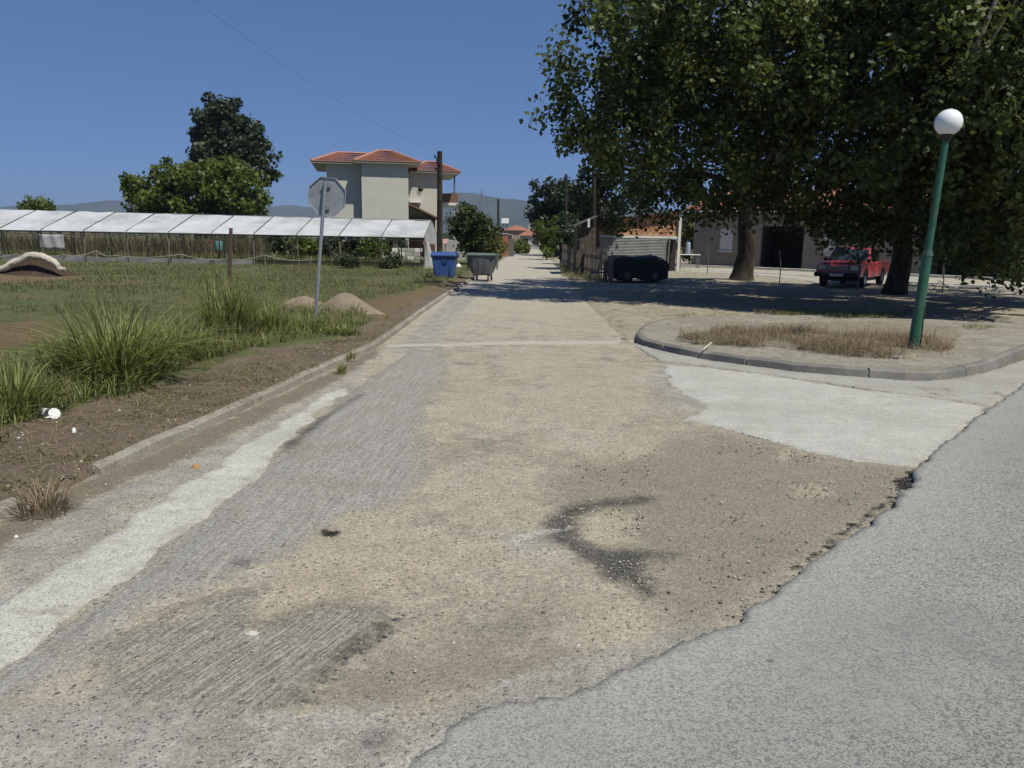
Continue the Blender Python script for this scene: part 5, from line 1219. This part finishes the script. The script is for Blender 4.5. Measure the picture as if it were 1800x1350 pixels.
# ------------------------------------------------------------------ long house on the right
LP = np.array((11.7, 51.5)); LE = (math.cos(math.radians(-35)), math.sin(math.radians(-35))); LN = (LE[1], -LE[0])  # LN faces the yard
BEIGE = plain('beige_render', (.22, .195, .172), .9, 1., .08, .12, dirt=(.19, .165, .148))
SHUT = plain('white_shutter', (.55, .55, .55), .6, 3, .06)
lh = thing('long_house', 'long low beige house with white shutters and a dark garage behind the trees', 'house', (*LP, 0))
def lw(s, d, z): return (LP[0] + LE[0] * s - LN[0] * d, LP[1] + LE[1] * s - LN[1] * d, z)   # d runs into the house
def lbox(name, mat, s0, s1, d0, d1, z0, z1, parent=None):
    m = MB(); m.prism([(s0, d0), (s1, d0), (s1, d1), (s0, d1)], lambda p: lw(p[0], p[1], z0), lambda p: lw(p[0], p[1], z1)); return m.build(name, mat, parent or lh)
lx = lambda px, py=430: hit(px, py, LP, LE)
w1 = lx(1264)[0], lx(1288)[0]; wz = lx(1276, 441)[1], lx(1276, 402)[1]
g1 = lx(1337)[0], lx(1412)[0]; w2 = lx(1447)[0], lx(1481)[0]; w2z = lx(1460, 447)[1], lx(1460, 409)[1]
cp = lx(1640)[0]; EH = lx(1232, 371)[1]; end = cp + 10
for a, b in ((0, w1[0]), (w1[1], g1[0]), (g1[1], w2[0]), (w2[1], cp)): lbox('wall', BEIGE, a, b, 0, .3, -.1, EH)
for (a, b), (z0, z1) in ((w1, wz), (w2, w2z)):
    lbox('wall', BEIGE, a, b, 0, .3, -.1, z0); lbox('wall', BEIGE, a, b, 0, .3, z1, EH)
    f_ = lbox('window', TRIMW, a, b, .06, .12, z0, z1)
    ns = 16
    for k in range(ns): lbox('slat', SHUT, a + .05, b - .05, .03, .055, z0 + .04 + (z1 - z0 - .08) * k / ns, z0 + .04 + (z1 - z0 - .08) * (k + .88) / ns, f_)
    lbox('sill', TRIMW, a - .06, b + .06, -.08, .06, z0 - .07, z0 - .002, f_)
lbox('lintel', BEIGE, g1[0], g1[1], 0, .3, 2.65, EH)
gd = lbox('garage', DARK, g1[0], g1[1], 3., 3.1, -.05, 2.65)  # back and sides coloured near black for the shade inside
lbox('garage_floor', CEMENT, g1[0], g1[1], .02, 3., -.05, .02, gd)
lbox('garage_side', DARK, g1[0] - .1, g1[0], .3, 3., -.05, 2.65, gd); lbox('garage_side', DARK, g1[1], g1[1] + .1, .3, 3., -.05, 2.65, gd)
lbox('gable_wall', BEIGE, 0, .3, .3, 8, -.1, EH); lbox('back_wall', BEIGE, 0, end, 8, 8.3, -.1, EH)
lbox('carport_wall', DARK, cp, end, 3.0, 3.2, -.1, EH); lbox('carport_side', BEIGE, cp - .3, cp, .3, 3., -.1, EH)  # carport back wall has the shade under its roof as colour
for k in range(4): lbox('carport_post', WOOD, cp + .6 + k * 2.8, cp + .75 + k * 2.8, .05, .2, -.1, EH - .1)
V = []; Fc = []
for i in range(58):
    s = -.5 + (end + 1) * i / 57
    for d, z in ((-.6, EH + .02), (-.6, EH + .1), (4.1, EH + 1.45), (8.8, EH + .02)): V.append(lw(s, d, z + (.05 if i % 2 else 0)))
Fc = [(i * 4 + k, i * 4 + 4 + k, i * 4 + 5 + k, i * 4 + 1 + k) for i in range(57) for k in range(3)]
rf_ = mk('roof', V, Fc, TILE, lh)
lbox('eave_board', TRIMW, -.5, end + .4, -.62, -.5, EH - .1, EH + .0, rf_)
# paved strip and kerbs in front of it
lc = [g(x, y) for x, y in [(1190, 468), (1300, 472), (1440, 478), (1560, 484), (1700, 490), (1860, 499)]]
kerb('kerb', lc, .16, .14, MAT['gutter'], 1.2)
lc2 = [g(x, y) for x, y in [(1186, 476), (1300, 480), (1400, 486), (1435, 490)]]
kerb('kerb', lc2, .16, .1, MAT['gutter'], 1.2)
gsheet('paved_strip', [g(*p) for p in [(1190, 470), (1300, 474), (1440, 480), (1560, 486), (1700, 492), (1860, 501), (1860, 519), (1700, 507), (1560, 497), (1440, 498), (1330, 484), (1190, 477)]], .055, mat_concrete('yard_concrete', (.37, .335, .27), (.43, .39, .315), (.32, .28, .21)), .3, .2, 1., lip=.06)
# small things before the house
c = g(1283, 468); o = MB().lathe([(0, 0), (.17, 0), (.21, .38), (.23, .40), (.20, .40), (.17, .05), (0, .05)], (c[0], c[1], .08), 14).build('bucket', plain('yellow_plastic', (.55, .30, .03), .5), None, True); tag(o, 'yellow bucket left of the thick tree trunk before the house', 'bucket')
c = g(1332, 471); tag(MB().box((c[0], c[1], .26), (.42, .35, .34), .3, .02).build('white_box', WHITE), 'small white box right of the thick tree trunk', 'box')
c = at(1211, 447, 47); t = thing('table', 'pale topped table between the brick shed and the long house', 'table', (c.x, 47, 0))
MB().box((c.x, 47, c.z - .02), (1.25, .7, .05), 0, .01).build('table_top', TRIMW, t)
for dx in (-.55, .55):
    for dy in (-.28, .28): MB().box((c.x + dx, 47 + dy, c.z / 2 - .03), (.05, .05, c.z)).build('leg', STEEL, t)
tag(MB().lathe([(0, 0), (.14, 0), (.15, .05), (.15, .62), (.11, .7), (0, .72)], (c.x - .08, 47, c.z + .01), 14).build('drum', plain('pale_blue_plastic', (.25, .28, .36), .5), None, True), 'pale blue drum standing on the table by the shed', 'drum')
for i, (px, pt2, pb2, lab) in enumerate([(1243, 431, 482, 'thin dark stake in front of the white shuttered window'), (1370, 440, 497, 'thin dark stake in front of the dark garage opening'), (1507, 437, 511, 'thin dark stake standing before the red pickup'), (1656, 470, 514, 'thin dark stake right of the green lamp post')]):
    c = g(px, pb2); p = at(px, pt2, c[1])
    tag(MB().tube([(c[0], c[1], -.1), (c[0] + .01, c[1], p.z * .5), p], .022 if i != 2 else .04, 7).build('fence_stake', STEEL, None, True), lab, 'stake', 'stakes under the plane trees')
# fallen branch by the right stake
c = g(1650, 507); c2 = g(1672, 512); c3 = g(1640, 511)
tag(MB().tube([(c3[0], c3[1], .03), (c[0], c[1], .3), (c2[0], c2[1], .04)], [.02, .022, .012], 6).build('fallen_branch', BARK, None, True), 'bent bare branch lying under the trees right of the lamp', 'branch')

# ------------------------------------------------------------------ red pickup
RED = N('pickup_red_paint', .35, .5); RED.b.inputs['Coat Weight'].default_value = .4; RED.done(RED.var((.42, .035, .045), RED.noise(2, 4, .6, RED.obj()), .88, 1.1))
GLASS = N('vehicle_glass', .08, .6); GLASS.done((.03, .04, .045)); 
CHROME = plain('chrome', (.5, .5, .5), .25, 5, .05, 0, .9)
LAMPG = N('lamp_lens', .12, .6); LAMPG.done((.55, .56, .55))
px_, py_ = g(1478, 507)
t = thing('pickup_truck', 'red pickup truck parked between two plane tree trunks', 'pickup truck', (px_ - .05, py_ + .3, 0), math.radians(-37))
# side profile in (y, z); front is at -Y
def side(prof, hw0, hw1, name, mat, bev=.03):
    m = MB(); m.prism(prof, lambda p: (-(hw0 if p[1] < 1.0 else hw1), p[0], p[1]), lambda p: ((hw0 if p[1] < 1.0 else hw1), p[0], p[1])); return m.build(name, mat, t, False, True, bev)
def arch(yc, r=.40, zc=.36, n=7): return [(yc + r * math.cos(math.radians(180 - 180 * k / (n - 1))), zc + r * math.sin(math.radians(180 * k / (n - 1)))) for k in range(n)]
fy, ry_ = .85, 3.75
low = [(.0, .42)] + [(fy - .42, .42)] + arch(fy)[1:-1] + [(fy + .42, .38), (ry_ - .42, .38)] + arch(ry_)[1:-1] + [(ry_ + .42, .45), (4.75, .48), (4.75, .98), (2.95, .99), (1.35, .99), (.25, .94), (.02, .86)]
side(low, .82, .82, 'body', RED.m)
m = MB()                                        # cab above the belt line
prof = [(1.25, .97), (1.82, 1.50), (2.0, 1.54), (2.75, 1.54), (2.92, 1.48), (3.0, .97)]
ins = lambda z: .80 - max(0, z - .97) * .22
m.prism(prof, lambda p: (-ins(p[1]), p[0], p[1]), lambda p: (ins(p[1]), p[0], p[1])); m.build('cab', RED.m, t, False, True, .035)
def quadp(name, pts, mat, off):
    a, b, c_, d = [Vector(p) for p in pts]; nrm = (b - a).cross(d - a).normalized() * off
    m = MB(); m.add([a + nrm, b + nrm, c_ + nrm, d + nrm, a - nrm, b - nrm, c_ - nrm, d - nrm], [(0, 1, 2, 3), (7, 6, 5, 4), (0, 4, 5, 1), (1, 5, 6, 2), (2, 6, 7, 3), (3, 7, 4, 0)]); return m.build(name, mat, t, False, True)
quadp('windscreen', [(-.72, 1.31, 1.02), (.72, 1.31, 1.02), (.64, 1.78, 1.46), (-.64, 1.78, 1.46)], GLASS.m, .018)
for sx in (-1, 1):
    quadp('side_window', [(sx * .80, 1.62, 1.03), (sx * .80, 2.3, 1.03), (sx * .705, 2.3, 1.44), (sx * .705, 1.9, 1.44)], GLASS.m, .012)
    quadp('side_window', [(sx * .80, 2.36, 1.03), (sx * .80, 2.85, 1.03), (sx * .705, 2.8, 1.44), (sx * .705, 2.36, 1.44)], GLASS.m, .012)
    d = MB().box((sx * .822, 1.95, .72), (.012, .95, .48), 0, .004).build('door', RED.m, t, False, True); MB().box((sx * .838, 2.3, .86), (.02, .14, .03)).build('handle', BLACK, d, False, True)
    MB().box((sx * .92, 1.55, 1.06), (.16, .09, .13), 0, .03).build('mirror', BLACK, t, False, True)
    MB().box((sx * .60, -.005, .76), (.34, .05, .17), 0, .02).build('headlight', LAMPG.m, t, False, True)
    MB().box((sx * .80, 3.85, 1.0), (.06, 1.8, .05), 0, .01).build('bed_rail', RED.m, t, False, True)
    for yc in (fy, ry_):
        m = MB(); m.lathe([(.2, -.1), (.31, -.1), (.345, -.07), (.35, 0), (.345, .07), (.31, .1), (.2, .1)], (sx * .72, yc, .35), 22, 'X'); w_ = m.build('wheel', RUBBER, t, True, True)
        m = MB(); m.lathe([(0, sx * .06), (.06, sx * .075), (.12, sx * .05), (.19, sx * .07), (.21, sx * .09)], (sx * .72, yc, .35), 18, 'X'); m.build('rim', GALV, w_, True, True)
MB().box((0, -.015, .76), (.86, .05, .15), 0, .012).build('grille', BLACK, t, False, True)
for k in range(3): MB().box((0, -.045, .71 + .05 * k), (.8, .015, .012)).build('grille_bar', CHROME, t, False, True)
MB().box((0, -.09, .50), (1.68, .16, .17), 0, .03).build('bumper', BLACK, t, False, True)
MB().box((0, -.175, .5), (.5, .01, .11)).build('number_plate', WHITE, t, False, True)
MB().box((0, .62, .965), (1.3, .9, .03), 0, .012, math.radians(3)).build('bonnet', RED.m, t, False, True)
for x in (-.25, .3): MB().tube([(x, 1.28, 1.03), (x + .35, 1.42, 1.17)], .01, 5).build('wiper', BLACK, t, False, True)
MB().box((0, 4.77, .73), (1.5, .03, .42), 0, .01).build('tailgate', RED.m, t, False, True)
MB().box((0, 2.4, .3), (1.3, 4., .12)).build('chassis', BLACK, t, False, True)

# ------------------------------------------------------------------ litter, stones and gravel
c = g(82, 735, .1); p0 = Vector((c[0], c[1], .16))
t = thing('paper_cup', 'white paper cup lying on the verge soil by the grass', 'cup', (c[0], c[1], .1))
m = MB(); m.lathe([(0, -.05), (.036, -.05), (.046, .055), (.048, .058), (.043, .055), (.034, -.04), (0, -.04)], (0, 0, 0), 18, 'X'); o = m.build('cup', WHITE, t, True, True); o.location = (-.02, 0, .05); o.rotation_euler = (0, .1, -.35)
c2_ = MB().lathe([(0, .0), (.045, 0), (.05, .012), (.046, .016), (0, .012)], (0, 0, 0), 16, 'X').build('lid', WHITE, None, True); c2_.location = (c[0] + .085, c[1] - .03, .145); c2_.rotation_euler = (.2, -.4, -.6); tag(c2_, 'white plastic cup lid lying right of the paper cup', 'cup lid')
for i, (px, py, r, lab) in enumerate([(100, 743, .018, 'white crumb of litter just below the cup lid'), (130, 754, .02, 'small white crumpled paper on the soil right of the cup'), (100, 888, .022, 'white pebble in the dry weed at the kerb gap'), (28, 938, .018, 'white pebble at the left edge below the kerb'), (560, 579, .07, 'flat white scrap in the weeds at the sign post'), (388, 635, .03, 'small white scrap on the soil near the tall grass')]):
    c = g(px, py, .1 if py < 800 else .02); r *= .62; V, Fc = heap(c[0], c[1], r * 1.5, r, r * 1.0, 40 + i, (.1 if py < 800 else .0), 10); tag(mk('litter_scrap', V, Fc, WHITE, None, True), lab, 'litter')
c = g(343, 816, .02); V, Fc = heap(c[0], c[1], .03, .018, .014, 50, .015, 10); tag(mk('dry_leaf', V, Fc, plain('orange_leaf', (.35, .19, .07), .8), None, True), 'orange dry leaf lying on the left concrete gutter', 'leaf')
c = g(442, 1113, .0); V, Fc = heap(c[0], c[1], .035, .022, .012, 51, .0, 12); tag(mk('stone', V, Fc, plain('pale_stone', (.45, .42, .37), .9), None, False), 'flat pale stone on the ribbed milled patch', 'stone')
c = g(1190, 612, .14); c2 = g(1240, 607, .14); tag(MB().tube([(*g(1236, 618, .12), .15), (*g(1250, 608, .12), .17)], .012, 6).build('pale_stick', plain('pale_stick', (.5, .45, .36), .8), None), 'pale stick lying at the edge of the dry grass bed', 'stick')

ico = bmesh.new(); bmesh.ops.create_icosphere(ico, subdivisions=1, radius=1); IV = np.array([v.co[:] for v in ico.verts]); IF = np.array([[v.index for v in f.verts] for f in ico.faces]); ico.free()
def gravel(name, pts, r, zf, mats, rg):
    n = len(pts); sc3 = np.stack([.7 + .6 * rg.random(n), .7 + .6 * rg.random(n), .45 + .4 * rg.random(n)], 1) * r[:, None]
    V = IV[None] * (1 + .35 * (rg.random((n, len(IV), 1)) - .5)) * sc3[:, None, :]
    a = rg.random(n) * 6.28; ca, sa = np.cos(a)[:, None], np.sin(a)[:, None]
    V = np.stack([V[..., 0] * ca - V[..., 1] * sa, V[..., 0] * sa + V[..., 1] * ca, V[..., 2]], -1)
    V[..., 0] += pts[:, :1]; V[..., 1] += pts[:, 1:2]; V[..., 2] += (zf(pts[:, 0], pts[:, 1]) + r * .22)[:, None]
    Fc = (IF[None] + (np.arange(n) * len(IV))[:, None, None]).reshape(-1, 3)
    tag(mk(name, V.reshape(-1, 3), Fc, mats, attrs={'tint': np.repeat(rg.random(n), len(IV))}), kind='stuff')
def mat_gravel(name, a, b, c_):
    n = N(name, .9, .2); t_ = n.attr('tint'); c = n.mix(n.rng(t_, 0, .6), a, b); c = n.mix(n.rng(t_, .75, .8), c, c_)
    return n.done(c, n.bump(n.noise(150, 4), .5, .003))
GR1 = mat_gravel('mixed_gravel', (.13, .12, .105), (.36, .32, .255), (.46, .42, .36)); GR2 = mat_gravel('dark_gravel', (.045, .044, .042), (.12, .115, .11), (.32, .30, .27))
rg = np.random.default_rng(303)
zr_ = lambda x, y: (fbm(x * .8, y * .8, 3) - .5) * .035 + (fbm(x * 4, y * 4, 9) - .5) * .016 - .018
jun = G([(735, 700), (1100, 640), (1250, 745), (1600, 825), (1400, 990), (1250, 1095), (1000, 1160), (560, 1235), (690, 1060), (480, 1040), (600, 905), (745, 830)])
q = inpoly(jun, 3800, rg, lambda x, y: np.clip((fbm(x * 1.4, y * 1.4, 131) - .33) * 5, .05, 1))
gravel('gravel', q, .003 + .008 * rg.random(len(q)) ** 5, zr_, GR1, rg)
q = inpoly(G([(-60, 1240), (120, 1190), (260, 1170), (340, 1260), (270, 1400), (-60, 1400)]), 1500, rg)
gravel('gravel', q, .003 + .009 * rg.random(len(q)) ** 3, zr_, GR2, rg)
q = inpoly(G(Z_RIB[0] + []), 260, rg); gravel('gravel', q, .003 + .006 * rg.random(len(q)) ** 3, lambda x, y: zr_(x, y) + .012, GR2, rg)
def along(pts, n, sp, rg):
    P = np.array(pts); i = rg.integers(0, len(P) - 1, n); f_ = rg.random((n, 1)); return P[i] * (1 - f_) + P[i + 1] * f_ + rg.normal(size=(n, 2)) * sp
q = along(edge[3:18], 900, .045, rg); q = q[sdf(q[:, 0], q[:, 1], mr) < 0]; gravel('gravel', q, .003 + .010 * rg.random(len(q)) ** 3, zr_, GR2, rg)
q = along(G([(700, 1075), (670, 1110), (560, 1180), (500, 1235)]), 260, .03, rg); gravel('gravel', q, .003 + .01 * rg.random(len(q)) ** 3, zr_, GR2, rg)
q = along(G([(0, 985), (160, 900), (330, 810), (480, 720)]), 700, .12, rg); gravel('gravel', q, .003 + .007 * rg.random(len(q)) ** 3, lambda x, y: zr_(x, y) + .006, GR1, rg)
for (a, b, r_, k) in [(1065, 915, .16, 260), (1405, 790, .14, 160), (1110, 1010, .12, 120), (1420, 860, .12, 120), (1090, 1085, .1, 60)]:
    c = np.array(g(a, b)); q = c + rg.normal(size=(k, 2)) * r_; gravel('gravel', q, .003 + .008 * rg.random(k) ** 3, zr_, GR1, rg)
q = inpoly(vl[1:10] + G([(560, 600), (300, 670), (0, 765), (-120, 800)], .1).tolist(), 1200, rg); gravel('gravel', q, .004 + .012 * rg.random(len(q)) ** 4, lambda x, y: vergez(x, y) - .005, GR1, rg)
